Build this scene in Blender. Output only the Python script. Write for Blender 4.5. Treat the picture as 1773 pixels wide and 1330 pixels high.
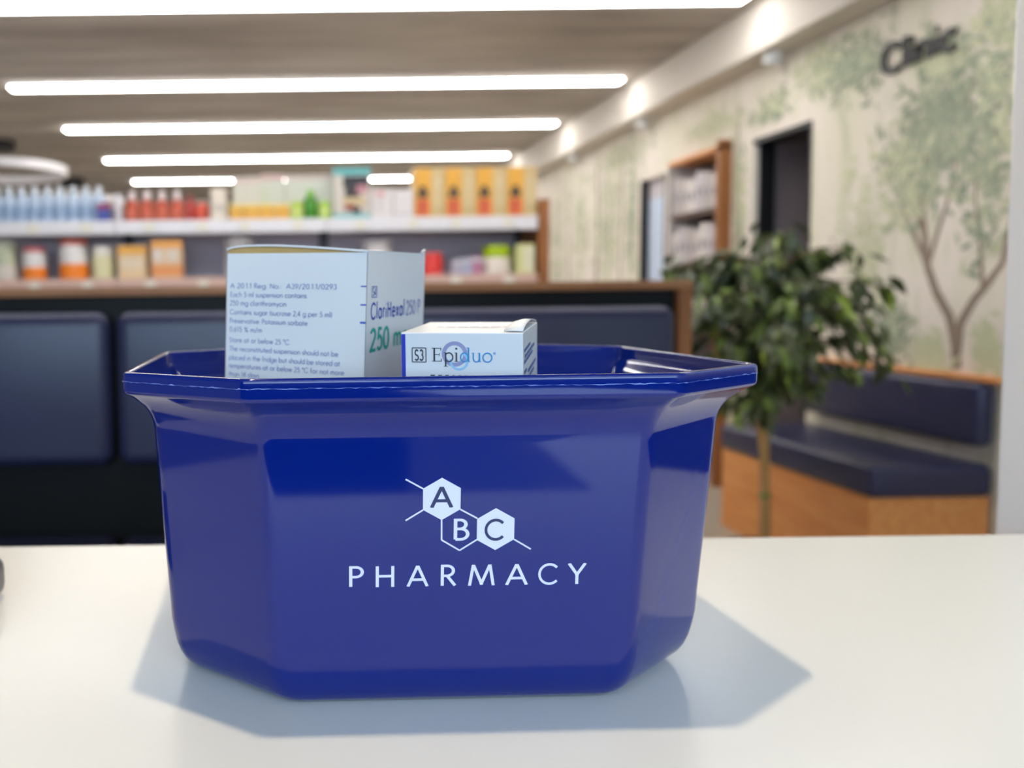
import bpy, bmesh, math, random
from mathutils import Vector, Matrix, Euler

for o in list(bpy.data.objects):
    bpy.data.objects.remove(o)
scn = bpy.context.scene
COL = scn.collection
rnd = random.Random(7)
PI = math.pi

# ------------------------------------------------------------------ camera
IMG_W = 1773.0
F_PX, PPX, PPY = 1500.0, 500.0, 614.0        # off-centre crop: principal point left of the middle
cd = bpy.data.cameras.new('camera')
cam = bpy.data.objects.new('camera', cd)
COL.objects.link(cam)
cd.sensor_width = 36.0
cd.lens = 36.0 * F_PX / IMG_W
cd.shift_x = 0.5 - PPX / IMG_W
cd.shift_y = (PPY - 665.0) / IMG_W
cd.clip_start, cd.clip_end = 0.01, 60
cam.location = (0, 0, 1.082)
cam.rotation_euler = (Matrix.Rotation(math.radians(90 - 3.6), 3, 'X') @ Matrix.Rotation(math.radians(-0.71), 3, 'Z')).to_euler()
cd.dof.use_dof = True
cd.dof.focus_distance = 0.392
cd.dof.aperture_fstop = 6.6
cd.dof.aperture_blades = 0
scn.camera = cam

# ------------------------------------------------------------------ view, world, light values
scn.view_settings.view_transform = 'Standard'
scn.view_settings.look = 'None'
scn.view_settings.gamma = 1.0
scn.view_settings.use_curve_mapping = False
scn.view_settings.exposure = 0.55
TUBE_COL, TUBE_STR = (1.0, 0.985, 0.96), 16.0
COOL_COL, COOL_STR = (0.74, 0.92, 1.10), 12.0          # unseen strip behind the camera, tinted cool for bluish fill
SPOT_COL, SPOT_W = (1.0, 0.82, 0.55), 34.0
wd = bpy.data.worlds.new('world'); scn.world = wd
wd.use_nodes = True
wd.node_tree.nodes['Background'].inputs[0].default_value = (0.59, 0.82, 1.02, 1)   # cool sky fill, enters by the added window behind the camera
wd.node_tree.nodes['Background'].inputs[1].default_value = 5.0
try:
    scn.cycles.use_denoising = True
    scn.cycles.max_bounces = 10
    scn.cycles.sample_clamp_indirect = 6.0
except Exception:
    pass

# the recessed counter downlight (the room's lamp right above the counter, out of frame)
ld = bpy.data.lights.new('counter_downlight_lamp', 'SPOT')
ld.energy = SPOT_W; ld.color = SPOT_COL; ld.shadow_soft_size = 0.028
ld.spot_size = math.radians(120); ld.spot_blend = 0.4
lo = bpy.data.objects.new('counter_downlight_lamp', ld)
COL.objects.link(lo); lo.location = (-0.08, 0.38, 2.49)

pd = bpy.data.lights.new('added_window_portal', 'AREA'); pd.shape = 'RECTANGLE'; pd.size, pd.size_y = 5.2, 1.4  # portal guiding the sky fill through the added window
pd.cycles.is_portal = True
po = bpy.data.objects.new('added_window_portal', pd); COL.objects.link(po)
po.location = (0.0, -3.31, 1.68); po.rotation_euler = (math.radians(90), 0, 0)

# ------------------------------------------------------------------ materials
def lin(c):
    c = c / 255.0
    return c / 12.92 if c <= 0.04045 else ((c + 0.055) / 1.055) ** 2.4

def rgb(r, g, b):
    return (lin(r), lin(g), lin(b), 1.0)

def mat(name, col, rough=0.5, spec=0.5, metal=0.0, var=0.06, scale=12.0, bump=0.0, stretch=(1, 1, 1), coat=0.0, emit=None, estr=0.0, sheen=0.0):
    m = bpy.data.materials.new(name)
    m.use_nodes = True
    nt = m.node_tree
    b = nt.nodes['Principled BSDF']
    b.inputs['Roughness'].default_value = rough
    b.inputs['Specular IOR Level'].default_value = spec
    b.inputs['Metallic'].default_value = metal
    b.inputs['Coat Weight'].default_value = coat
    b.inputs['Sheen Weight'].default_value = sheen
    tc = nt.nodes.new('ShaderNodeTexCoord')
    mp = nt.nodes.new('ShaderNodeMapping')
    mp.inputs['Scale'].default_value = stretch
    nt.links.new(tc.outputs['Object'], mp.inputs['Vector'])
    nz = nt.nodes.new('ShaderNodeTexNoise')
    nz.inputs['Scale'].default_value = scale
    nz.inputs['Detail'].default_value = 4
    nt.links.new(mp.outputs[0], nz.inputs['Vector'])
    mx = nt.nodes.new('ShaderNodeMix'); mx.data_type = 'RGBA'
    c = Vector(col[:3])
    mx.inputs['A'].default_value = (*(c * (1 - var)), 1)
    mx.inputs['B'].default_value = (*[min(1, v * (1 + var)) for v in c], 1)
    nt.links.new(nz.outputs['Fac'], mx.inputs['Factor'])
    nt.links.new(mx.outputs['Result'], b.inputs['Base Color'])
    if bump:
        bp = nt.nodes.new('ShaderNodeBump')
        bp.inputs['Strength'].default_value = bump
        bp.inputs['Distance'].default_value = 0.002
        nt.links.new(nz.outputs['Fac'], bp.inputs['Height'])
        nt.links.new(bp.outputs['Normal'], b.inputs['Normal'])
    if emit:
        b.inputs['Emission Color'].default_value = (*emit, 1)
        b.inputs['Emission Strength'].default_value = estr
    return m

def wood(name, c1, c2, axis=0):
    m = mat(name, c1, rough=0.45, spec=0.35)
    nt = m.node_tree
    b = nt.nodes['Principled BSDF']
    tc = nt.nodes.new('ShaderNodeTexCoord'); mp = nt.nodes.new('ShaderNodeMapping')
    s = [14.0, 14.0, 14.0]; s[axis] = 1.2
    mp.inputs['Scale'].default_value = s
    nt.links.new(tc.outputs['Object'], mp.inputs['Vector'])
    nz = nt.nodes.new('ShaderNodeTexNoise'); nz.inputs['Scale'].default_value = 3.0; nz.inputs['Detail'].default_value = 6
    nz.inputs['Distortion'].default_value = 0.6
    nt.links.new(mp.outputs[0], nz.inputs['Vector'])
    cr = nt.nodes.new('ShaderNodeValToRGB')
    cr.color_ramp.elements[0].position = 0.3; cr.color_ramp.elements[0].color = c1
    cr.color_ramp.elements[1].position = 0.7; cr.color_ramp.elements[1].color = c2
    nt.links.new(nz.outputs['Fac'], cr.inputs[0])
    nt.links.new(cr.outputs[0], b.inputs['Base Color'])
    return m

M = {}
M['basket'] = mat('glossy_blue_plastic', (0.0005, 0.011, 0.165, 1), rough=0.07, spec=0.55, var=0.02, scale=3)
M['flash'] = mat('blue_plastic_edge', rgb(120, 150, 225), rough=0.4)
M['print_white'] = mat('white_print', rgb(212, 213, 234), rough=0.5, var=0.02)
M['print_blue'] = mat('navy_print', rgb(40, 48, 92), rough=0.5, var=0.02)
M['card'] = mat('white_carton_board', rgb(222, 221, 225), rough=0.38, spec=0.4, var=0.015, scale=30)
M['card_in'] = mat('brown_carton_inside', rgb(196, 160, 105), rough=0.9, spec=0.1, var=0.08, scale=60)
M['ink_grey'] = mat('grey_blue_ink', rgb(96, 118, 176), rough=0.6, var=0.02)
M['ink_navy'] = mat('navy_ink', rgb(44, 72, 178), rough=0.6, var=0.02)
M['ink_green'] = mat('green_ink', rgb(16, 160, 148), rough=0.6, var=0.02)
M['ink_black'] = mat('black_ink', rgb(50, 52, 66), rough=0.6, var=0.02)
M['ink_blue'] = mat('blue_ink', rgb(30, 45, 175), rough=0.5, var=0.02)
M['ink_cyan'] = mat('cyan_ink', rgb(52, 140, 200), rough=0.6, var=0.02)
M['ink_ring'] = mat('lilac_ring_ink', rgb(150, 150, 190), rough=0.6, var=0.02)
M['ink_ring2'] = mat('pale_cyan_ring_ink', rgb(150, 195, 228), rough=0.6, var=0.02)
M['ink_pale'] = mat('pale_lilac_ink', rgb(190, 182, 205), rough=0.6, var=0.02)
M['counter'] = mat('white_gloss_laminate', (0.84, 0.83, 0.81, 1), rough=0.22, spec=0.28, var=0.01, scale=40, bump=0.02)
M['white_panel'] = mat('white_gloss_panel', (0.88, 0.87, 0.92, 1), rough=0.25, var=0.02, scale=2)
M['device'] = mat('grey_device_plastic', rgb(98, 98, 100), rough=0.4)
M['device_dark'] = mat('dark_device_plastic', rgb(45, 45, 48), rough=0.3)
M['navy'] = mat('navy_leather', rgb(46, 49, 80), rough=0.33, spec=0.45, var=0.08, scale=8)
M['black'] = mat('black_panel', rgb(9, 9, 12), rough=0.5, spec=0.2)
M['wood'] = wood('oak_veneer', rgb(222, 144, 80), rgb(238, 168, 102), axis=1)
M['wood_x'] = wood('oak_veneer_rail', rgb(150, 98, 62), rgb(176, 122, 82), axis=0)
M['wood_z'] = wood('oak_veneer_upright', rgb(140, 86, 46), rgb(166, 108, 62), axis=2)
M['shelf_white'] = mat('white_shelf_metal', rgb(222, 220, 226), rough=0.4)
M['price'] = mat('price_strip', rgb(226, 222, 226), rough=0.3)
M['price_tag'] = mat('price_tag_paper', rgb(226, 220, 206), rough=0.6)
M['shelf_back'] = mat('grey_shelf_back', rgb(186, 177, 188), rough=0.6)
M['upright'] = mat('dark_grey_upright', rgb(72, 70, 80), rough=0.5)
M['white_metal'] = mat('white_lamp_metal', rgb(235, 235, 235), rough=0.4)
M['black_metal'] = mat('black_lamp_metal', rgb(22, 20, 20), rough=0.5)
M['tube'] = mat('lit_tube_diffuser', (0.9, 0.9, 0.9, 1), rough=0.5, emit=TUBE_COL, estr=TUBE_STR)
M['tube_cool'] = mat('cool_fill_tube_diffuser', (0.9, 0.9, 0.9, 1), rough=0.5, emit=COOL_COL, estr=COOL_STR)
M['ring_lit'] = mat('lit_ring_diffuser', (0.85, 0.82, 0.84, 1), rough=0.5, emit=(1, 0.95, 0.96), estr=0.10)
M['downlight_lit'] = mat('lit_downlight_lens', (0.9, 0.9, 0.9, 1), emit=(1.0, 0.9, 0.75), estr=6.0)
M['dark_room'] = mat('dark_grey_wall_paint', rgb(150, 140, 146), rough=0.8)
M['dark_frame'] = mat('black_door_frame', rgb(16, 16, 18), rough=0.5)
M['pale_blue'] = mat('pale_blue_door', rgb(206, 220, 242), rough=0.45)
M['sign_black'] = mat('black_sign_letter', rgb(26, 25, 24), rough=0.5)
M['floor_m'] = mat('beige_vinyl', rgb(176, 166, 150), rough=0.35, var=0.05, scale=5)
M['skirting'] = mat('white_skirting', rgb(215, 210, 204), rough=0.5)
M['beam'] = mat('off_white_beam_paint', rgb(222, 214, 204), rough=0.7, spec=0.2, var=0.03, scale=3)
M['plain'] = mat('plain_wall_paint', rgb(200, 195, 188), rough=0.8)
M['plain_back'] = mat('grey_wall_paint', rgb(170, 163, 155), rough=0.8)
M['leaf'] = mat('dark_green_leaf', rgb(70, 80, 48), rough=0.38, spec=0.5, var=0.3, scale=6)
M['leaf_mid'] = mat('mid_green_leaf', rgb(112, 130, 62), rough=0.38, spec=0.5, var=0.25, scale=6)
M['leaf_lime'] = mat('lime_green_leaf', rgb(160, 186, 76), rough=0.4, var=0.2, scale=6)
M['bark'] = mat('tan_bark', rgb(176, 140, 88), rough=0.8, var=0.2, scale=30, stretch=(1, 1, .2))
M['twig'] = mat('brown_twig', rgb(92, 70, 40), rough=0.8, var=0.2)
M['pot'] = mat('grey_plant_pot', rgb(90, 88, 86), rough=0.6)
M['soil'] = mat('dark_soil', rgb(48, 36, 26), rough=0.95, var=0.3, scale=60)
M['mural_trunk'] = mat('mural_brown_print', rgb(146, 128, 114), rough=0.7, var=0.15)
M['mural_g1'] = mat('mural_sage_print', rgb(180, 186, 158), rough=0.7, var=0.12)
M['mural_g2'] = mat('mural_yellow_green_print', rgb(206, 208, 174), rough=0.7, var=0.12)
M['mural_g3'] = mat('mural_grey_green_print', rgb(152, 162, 140), rough=0.7, var=0.12)

def cmat(r, g, b, rough=0.45):
    k = 'c_%d_%d_%d' % (r, g, b)
    if k not in M:
        M[k] = mat('paint_%d_%d_%d' % (r, g, b), rgb(r, g, b), rough=rough, var=0.04)
    return M[k]

# ceiling: shuttered concrete with board marks
def concrete():
    m = mat('shuttered_concrete', rgb(170, 160, 148), rough=0.85, spec=0.2)
    nt = m.node_tree; b = nt.nodes['Principled BSDF']
    tc = nt.nodes.new('ShaderNodeTexCoord'); mp = nt.nodes.new('ShaderNodeMapping')
    mp.inputs['Scale'].default_value = (0.5, 3.0, 1)
    nt.links.new(tc.outputs['Object'], mp.inputs['Vector'])
    nz = nt.nodes.new('ShaderNodeTexNoise'); nz.inputs['Scale'].default_value = 1.6; nz.inputs['Detail'].default_value = 8
    nt.links.new(mp.outputs[0], nz.inputs['Vector'])
    cr = nt.nodes.new('ShaderNodeValToRGB')
    cr.color_ramp.elements[0].position = 0.32; cr.color_ramp.elements[0].color = rgb(166, 157, 149)
    cr.color_ramp.elements[1].position = 0.66; cr.color_ramp.elements[1].color = rgb(204, 196, 188)
    nt.links.new(nz.outputs['Fac'], cr.inputs[0])
    nt.links.new(cr.outputs[0], b.inputs['Base Color'])
    return m
M['concrete'] = concrete()

def mural():
    m = mat('mural_wallpaper', rgb(226, 216, 200), rough=0.7, spec=0.25)
    nt = m.node_tree; b = nt.nodes['Principled BSDF']
    tc = nt.nodes.new('ShaderNodeTexCoord')
    def noise(sc, scale, det, off):
        mp = nt.nodes.new('ShaderNodeMapping'); mp.inputs['Scale'].default_value = sc; mp.inputs['Location'].default_value = off
        nt.links.new(tc.outputs['Object'], mp.inputs['Vector'])
        n = nt.nodes.new('ShaderNodeTexNoise'); n.inputs['Scale'].default_value = scale; n.inputs['Detail'].default_value = det
        nt.links.new(mp.outputs[0], n.inputs['Vector'])
        return n
    def layer(prev, n, p0, p1, col, amt):
        cr = nt.nodes.new('ShaderNodeValToRGB')
        cr.color_ramp.elements[0].position = p0; cr.color_ramp.elements[0].color = (0, 0, 0, 1)
        cr.color_ramp.elements[1].position = p1; cr.color_ramp.elements[1].color = (amt, amt, amt, 1)
        nt.links.new(n.outputs['Fac'], cr.inputs[0])
        mx = nt.nodes.new('ShaderNodeMix'); mx.data_type = 'RGBA'
        nt.links.new(cr.outputs[0], mx.inputs['Factor'])
        if isinstance(prev, tuple): mx.inputs['A'].default_value = prev
        else: nt.links.new(prev, mx.inputs['A'])
        mx.inputs['B'].default_value = col
        return mx.outputs['Result']
    c = layer(rgb(234, 224, 213), noise((1, 2.2, 0.9), 1.3, 3, (0, 3, 1)), 0.45, 0.7, rgb(220, 216, 192), 0.8)
    c = layer(c, noise((1, 4.5, 1.0), 1.6, 4, (0, 1.2, 4)), 0.54, 0.74, rgb(196, 200, 166), 0.7)
    c = layer(c, noise((1, 7.0, 2.0), 1.5, 5, (0, 6.2, 2)), 0.57, 0.74, rgb(178, 182, 156), 0.6)
    nt.links.new(c, b.inputs['Base Color'])
    return m
M['mural'] = mural()

# ------------------------------------------------------------------ mesh helpers
class MB:
    def __init__(s):
        s.bm = bmesh.new()
    def box(s, x0, x1, y0, y1, z0, z1, bev=0.0, seg=2):
        r = bmesh.ops.create_cube(s.bm, size=1.0)
        vs = r['verts']
        for v in vs:
            v.co = Vector(((x0 + x1) / 2 + v.co.x * (x1 - x0), (y0 + y1) / 2 + v.co.y * (y1 - y0), (z0 + z1) / 2 + v.co.z * (z1 - z0)))
        if bev:
            es = list({e for v in vs for e in v.link_edges})
            bmesh.ops.bevel(s.bm, geom=es, offset=bev, segments=seg, affect='EDGES', profile=0.5)
        return s
    def lathe(s, prof, cx=0, cy=0, n=20, squash=1.0):
        rings = []
        for r, z in prof:
            rings.append([s.bm.verts.new((cx + r * math.cos(2 * PI * k / n), cy + squash * r * math.sin(2 * PI * k / n), z)) for k in range(n)])
        for a, b in zip(rings, rings[1:]):
            for k in range(n):
                s.bm.faces.new((a[k], a[(k + 1) % n], b[(k + 1) % n], b[k]))
        s.bm.faces.new(list(reversed(rings[0])))
        s.bm.faces.new(rings[-1])
        return s
    def tube(s, pts, radii, n=8):
        rings = []
        for i, p in enumerate(pts):
            p = Vector(p)
            t = (Vector(pts[min(i + 1, len(pts) - 1)]) - Vector(pts[max(i - 1, 0)])).normalized()
            a = t.orthogonal().normalized() if i == 0 else (a - t * a.dot(t)).normalized()
            bb = t.cross(a)
            r = radii[i] if isinstance(radii, (list, tuple)) else radii
            rings.append([s.bm.verts.new(p + (a * math.cos(2 * PI * k / n) + bb * math.sin(2 * PI * k / n)) * r) for k in range(n)])
        for a1, b1 in zip(rings, rings[1:]):
            for k in range(n):
                s.bm.faces.new((a1[k], a1[(k + 1) % n], b1[(k + 1) % n], b1[k]))
        s.bm.faces.new(list(reversed(rings[0]))); s.bm.faces.new(rings[-1])
        return s
    def poly(s, pts):
        s.bm.faces.new([s.bm.verts.new(p) for p in pts])
        return s
    def slab(s, pts, nrm):
        """polygon with thickness along nrm"""
        a = [s.bm.verts.new(Vector(p)) for p in pts]
        b = [s.bm.verts.new(Vector(p) + Vector(nrm)) for p in pts]
        s.bm.faces.new(list(reversed(a))); s.bm.faces.new(b)
        for i in range(len(a)):
            j = (i + 1) % len(a)
            s.bm.faces.new((a[i], a[j], b[j], b[i]))
        return s
    def build(s, name, m, parent=None, smooth=0.0, kind=None, label=None, recalc=True):
        me = bpy.data.meshes.new(name)
        if recalc:
            bmesh.ops.recalc_face_normals(s.bm, faces=s.bm.faces[:])
        s.bm.to_mesh(me); s.bm.free()
        ms = m if isinstance(m, (list, tuple)) else [m]
        for x in ms: me.materials.append(x)
        o = bpy.data.objects.new(name, me)
        COL.objects.link(o)
        if smooth:
            for p in me.polygons: p.use_smooth = True
            me.set_sharp_from_angle(angle=math.radians(smooth))
        if parent: o.parent = parent
        if kind: o['kind'] = kind
        if label: o['label'] = label
        return o

def tag(o, label, cat, group=None):
    o['label'] = label; o['category'] = cat
    if group: o['group'] = group
    return o

def thing(name, label, cat, loc=(0, 0, 0), rot=(0, 0, 0), group=None):
    o = bpy.data.objects.new(name, None)
    o.empty_display_size = 0.05
    COL.objects.link(o)
    o.location = loc; o.rotation_euler = rot
    return tag(o, label, cat, group)

def dup(root, loc, label, group=None):
    r = root.copy(); COL.objects.link(r)
    r.location = loc; r['label'] = label
    if group: r['group'] = group
    for ch in list(root.children):
        c = ch.copy(); COL.objects.link(c); c.parent = r
        for g in ch.children:
            d = g.copy(); COL.objects.link(d); d.parent = c
    return r

# ------------------------------------------------------------------ stroke lettering (geometric sans)
def arc(cx, cy, rx, a0, a1, ry=None, n=14):
    ry = rx if ry is None else ry
    return [(cx + rx * math.cos(math.radians(a0 + (a1 - a0) * k / n)), cy + ry * math.sin(math.radians(a0 + (a1 - a0) * k / n))) for k in range(n + 1)]
X = 0.62; RB = 0.31
def dot(x, y): return [(x - .035, y), (x + .035, y)]
GL = {
 'A': (.76, [[(-.02, 0), (.38, 1), (.78, 0)], [(.15, .33), (.61, .33)]]),
 'B': (.50, [[(.05, 0), (.05, 1), (.22, 1)] + arc(.22, .77, .23, 90, -90)[1:] + [(.05, .54)], [(.05, .54), (.25, .54)] + arc(.25, .27, .27, 90, -90)[1:] + [(.05, 0)]]),
 'C': (.84, [arc(.5, .5, .5, 42, 318, n=22)]),
 'E': (.46, [[(.46, 1), (.05, 1), (.05, 0), (.46, 0)], [(.05, .53), (.43, .53)]]),
 'H': (.72, [[(.05, 0), (.05, 1)], [(.67, 0), (.67, 1)], [(.05, .52), (.67, .52)]]),
 'L': (.42, [[(.05, 1), (.05, 0), (.42, 0)]]),
 'M': (1.02, [[(.02, 0), (.17, 1), (.51, .1), (.85, 1), (1.0, 0)]]),
 'N': (.74, [[(.05, 0), (.05, 1), (.69, 0), (.69, 1)]]),
 'P': (.52, [[(.05, 0), (.05, 1), (.25, 1)] + arc(.25, .75, .25, 90, -90)[1:] + [(.05, .5)]]),
 'R': (.56, [[(.05, 0), (.05, 1), (.24, 1)] + arc(.24, .75, .25, 90, -90)[1:] + [(.05, .5)], [(.24, .5), (.56, 0)]]),
 'S': (.50, [arc(.26, .745, .21, 30, 270, .255, 12) + arc(.25, .245, .23, 90, -150, .245, 12)[1:]]),
 'T': (.56, [[(0, 1), (.56, 1)], [(.28, 1), (.28, 0)]]),
 'Y': (.66, [[(0, 1), (.33, .46), (.66, 1)], [(.33, .46), (.33, 0)]]),
 'a': (.64, [arc(.31, .31, RB, 0, 360, n=18), [(.62, 0), (.62, X)]]),
 'b': (.64, [arc(.33, .31, RB, 0, 360, n=18), [(.02, 0), (.02, 1.1)]]),
 'c': (.52, [arc(.31, .31, RB, 48, 312)]),
 'd': (.64, [arc(.31, .31, RB, 0, 360, n=18), [(.62, 0), (.62, 1.1)]]),
 'e': (.62, [[(.0, .33), (.62, .33)] + arc(.31, .31, RB, 4, 318)[1:]]),
 'f': (.34, [[(.12, 0), (.12, .88)] + arc(.29, .9, .17, 180, 80, n=6), [(0, X), (.32, X)]]),
 'g': (.64, [arc(.31, .31, RB, 0, 360, n=18), [(.62, X), (.62, -.02)] + arc(.31, -.02, .31, 0, -150, .28, 8)[1:]]),
 'h': (.54, [[(.04, 0), (.04, 1.1)], arc(.28, .36, .24, 180, 0, .26, 10) + [(.52, 0)]]),
 'i': (.08, [[(.04, 0), (.04, X)], dot(.04, .88)]),
 'l': (.08, [[(.04, 0), (.04, 1.1)]]),
 'm': (.86, [[(.04, 0), (.04, X)], arc(.23, .40, .19, 180, 0, .22, 8) + [(.42, 0)], arc(.61, .40, .19, 180, 0, .22, 8) + [(.80, 0)]]),
 'n': (.54, [[(.04, 0), (.04, X)], arc(.28, .36, .24, 180, 0, .26, 10) + [(.52, 0)]]),
 'o': (.64, [arc(.32, .31, RB, 0, 360, n=18)]),
 'p': (.64, [arc(.33, .31, RB, 0, 360, n=18), [(.02, -.32), (.02, X)]]),
 'r': (.30, [[(.04, 0), (.04, X)], arc(.24, .40, .20, 180, 65, .22, 6)]),
 's': (.36, [arc(.18, .465, .15, 40, 270, .155, 8) + arc(.18, .155, .16, 90, -140, .155, 8)[1:]]),
 't': (.30, [[(.15, 0), (.15, .9)], [(0, X), (.30, X)]]),
 'u': (.54, [[(.04, X), (.04, .26)] + arc(.28, .26, .24, 180, 360, .26, 10) + [(.52, X)]]),
 'v': (.50, [[(0, X), (.25, 0), (.50, X)]]),
 'w': (.78, [[(0, X), (.2, 0), (.39, X), (.58, 0), (.78, X)]]),
 'x': (.48, [[(0, X), (.48, 0)], [(.48, X), (0, 0)]]),
 'y': (.50, [[(0, X), (.27, .03)], [(.50, X), (.12, -.32)]]),
 '0': (.56, [arc(.28, .5, .26, 0, 360, .5, 20)]),
 '1': (.30, [[(.02, .84), (.2, 1), (.2, 0)]]),
 '2': (.54, [arc(.27, .74, .23, 165, -30, .26, 10) + [(.04, 0), (.54, 0)]]),
 '3': (.50, [arc(.24, .76, .2, 150, -80, .24, 10), arc(.24, .27, .24, 82, -150, .27, 10)]),
 '4': (.58, [[(.42, 0), (.42, 1), (.02, .26), (.58, .26)]]),
 '5': (.52, [[(.46, 1), (.16, 1), (.10, .55)] + arc(.24, .32, .26, 120, -145, .32, 12)]),
 '6': (.54, [arc(.27, .29, .25, 0, 360, .29, 16), [(.05, .42), (.36, 1)]]),
 '9': (.54, [arc(.27, .71, .25, 0, 360, .29, 16), [(.49, .58), (.18, 0)]]),
 '.': (.08, [dot(.04, .04)]), ',': (.1, [[(.07, .08), (.02, -.14)]]),
 ':': (.08, [dot(.04, .04), dot(.04, .5)]), '/': (.4, [[(0, -.1), (.4, 1.05)]]),
 '(': (.2, [arc(.42, .45, .38, 130, 230, .68, 8)]), ')': (.2, [arc(-.22, .45, .38, 50, -50, .68, 8)]),
 '%': (.8, [arc(.18, .8, .16, 0, 360, n=10), arc(.62, .2, .16, 0, 360, n=10), [(.1, 0), (.7, 1)]]),
 '°': (.3, [arc(.15, .86, .13, 0, 360, n=10)]), ' ': (.26, []),
}
CAPCLIP = set('AMNVYH')

def clip_y(poly, y, keep_above):
    out = []
    for i in range(len(poly)):
        a, b = poly[i], poly[(i + 1) % len(poly)]
        ia = (a[1] >= y) == keep_above; ib = (b[1] >= y) == keep_above
        if ia: out.append(a)
        if ia != ib:
            t = (y - a[1]) / (b[1] - a[1]); out.append((a[0] + t * (b[0] - a[0]), y))
    return out

def stroke_polys(pts, w, ext=0.0):
    """quads along a polyline, with mitred joins on gentle bends"""
    n = len(pts); closed = n > 3 and abs(pts[0][0] - pts[-1][0]) < 1e-6 and abs(pts[0][1] - pts[-1][1]) < 1e-6
    P = [Vector(p) for p in pts]
    seg = [(P[i + 1] - P[i]).normalized() for i in range(n - 1)]
    res = []
    def nrm(d): return Vector((-d.y, d.x))
    for i in range(n - 1):
        a, b, d = P[i].copy(), P[i + 1].copy(), seg[i]
        pv = seg[i - 1] if (i > 0 or closed) else None
        nx = seg[(i + 1) % (n - 1)] if (i < n - 2 or closed) else None
        def off(base, other, sgn):
            if other is None:
                base = base + d * (sgn * ext); o = nrm(d) * (w / 2); return base + o, base - o
            dt = d.dot(other)
            if dt > 0.5:
                m = (nrm(d) + nrm(other)).normalized(); L = (w / 2) / max(.4, m.dot(nrm(d)))
                return base + m * L, base - m * L
            base = base + d * (sgn * w * 0.5 * min(1.0, 1.0 - dt * 0.5)); o = nrm(d) * (w / 2)
            return base + o, base - o
        a1, a2 = off(a, pv, -1); b1, b2 = off(b, nx, 1)
        res.append([tuple(a1), tuple(a2), tuple(b2), tuple(b1)])
    return res

def text_polys(txt, w, gap=0.17, widths=None):
    out = []; x = 0.0
    for ch in txt:
        adv, strokes = GL[ch]
        for st in strokes:
            for q in stroke_polys(st, w, ext=(w if ch in CAPCLIP and abs(st[0][1] - st[-1][1]) > .3 or (ch == 'M') else 0.0)):
                if ch in CAPCLIP:
                    q = clip_y(q, 0.0, True)
                    q = clip_y(q, 1.0, False) if len(q) > 2 else q
                if len(q) > 2: out.append([(p[0] + x, p[1]) for p in q])
        x += adv + gap
    return out, x - gap

def put_text(name, txt, m, parent, O, U, V, N, x, y, cap, width=None, w=0.1, gap=0.17, off=0.00025, shear=0.0, label=None):
    """flat lettering on a face: origin O, in-plane axes U, V, normal N (all in the parent's space)"""
    polys, W = text_polys(txt, w, gap)
    sx = cap if width is None else width / W
    mb = MB()
    O, U, V, N = Vector(O), Vector(U), Vector(V), Vector(N)
    for iq, q in enumerate(polys):
        off += 1.5e-6
        mb.poly([O + U * (x + p[0] * sx) + V * (y + p[1] * cap + shear * p[0] * sx) + N * off for p in q])
    return mb.build(name, m, parent, recalc=False, label=label)

def put_polys(name, polys, m, parent, O, U, V, N, off=0.00025, label=None):
    mb = MB(); O, U, V, N = Vector(O), Vector(U), Vector(V), Vector(N)
    for q in polys:
        off += 1.5e-6
        mb.poly([O + U * p[0] + V * p[1] + N * off for p in q])
    return mb.build(name, m, parent, recalc=False, label=label)

def line_poly(a, b, w):
    return stroke_polys([a, b], w)[0]

# ================================================================== the room
WX = 2.45                 # right wall
H = 2.505                 # ceiling
LIFT = .0008              # things rest a hair above their boards
ORD = ['first', 'second', 'third', 'fourth', 'fifth', 'sixth', 'seventh', 'eighth', 'ninth', 'tenth']
XL, YN, YF = -4.2, -3.2, 12.0
CZ = 0.888                # counter top

def struct(name, mb, m, parent=None, smooth=0):
    o = mb.build(name, m, parent, smooth=smooth)
    if parent is None: o['kind'] = 'structure'
    return o

struct('floor', MB().box(XL - .1, 4.2, YN - .1, YF + .1, -0.1, 0.0), M['floor_m'])
struct('ceiling', MB().box(XL - .1, 4.2, YN - .1, YF + .1, H, H + 0.1), M['concrete'])
struct('wall_left', MB().box(XL - .1, XL, YN, YF, 0, H), M['plain'])
struct('wall_back', MB().box(XL, WX + .1, YF, YF + .1, 0, H), M['plain_back'])
wf = MB().box(XL, WX + .1, YN - .1, YN, 0, .98).box(XL, WX + .1, YN - .1, YN, 2.38, H).box(XL, -2.6, YN - .1, YN, .98, 2.38).box(2.6, 2.65, YN - .1, YN, .98, 2.38)
wf.box(WX, WX + .3, YN - .1, YN, 0, H)
struct('wall_front', wf, M['upright'])  # opening added for fill; dark tone feeds the band reflected in the basket
w1_ = MB()
for x0, x1, z0, z1 in ((-2.6, 2.6, .98, 1.03), (-2.6, 2.6, 2.33, 2.38), (-2.6, -2.55, 1.03, 2.33), (2.4, 2.45, 1.03, 2.33), (-.93, -.88, 1.03, 2.33), (.78, .83, 1.03, 2.33)):
    w1_.box(x0, x1, YN - .08, YN - .02, z0, z1)
struct('added_window_1', w1_, M['dark_frame'])  # unseen frame, added with its opening to bring cool low fill from behind

# right wall with its two doorways and the shelf niche
D1 = (4.09, 4.60, 1.885); NI = (4.845, 5.48, 1.905); D2 = (5.66, 6.05, 1.872)
wr = MB()
TH = 0.10
ys = [YN, D1[0], D1[1], NI[0], NI[1], D2[0], D2[1], YF]
for a, b in ((0, 1), (2, 3), (4, 5), (6, 7)):
    wr.box(WX, WX + TH, ys[a], ys[b], 0, H)
for d in (D1, NI, D2):
    wr.box(WX, WX + TH, d[0], d[1], d[2], H)
wall_r = struct('wall_right', wr, M['mural'])

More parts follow.
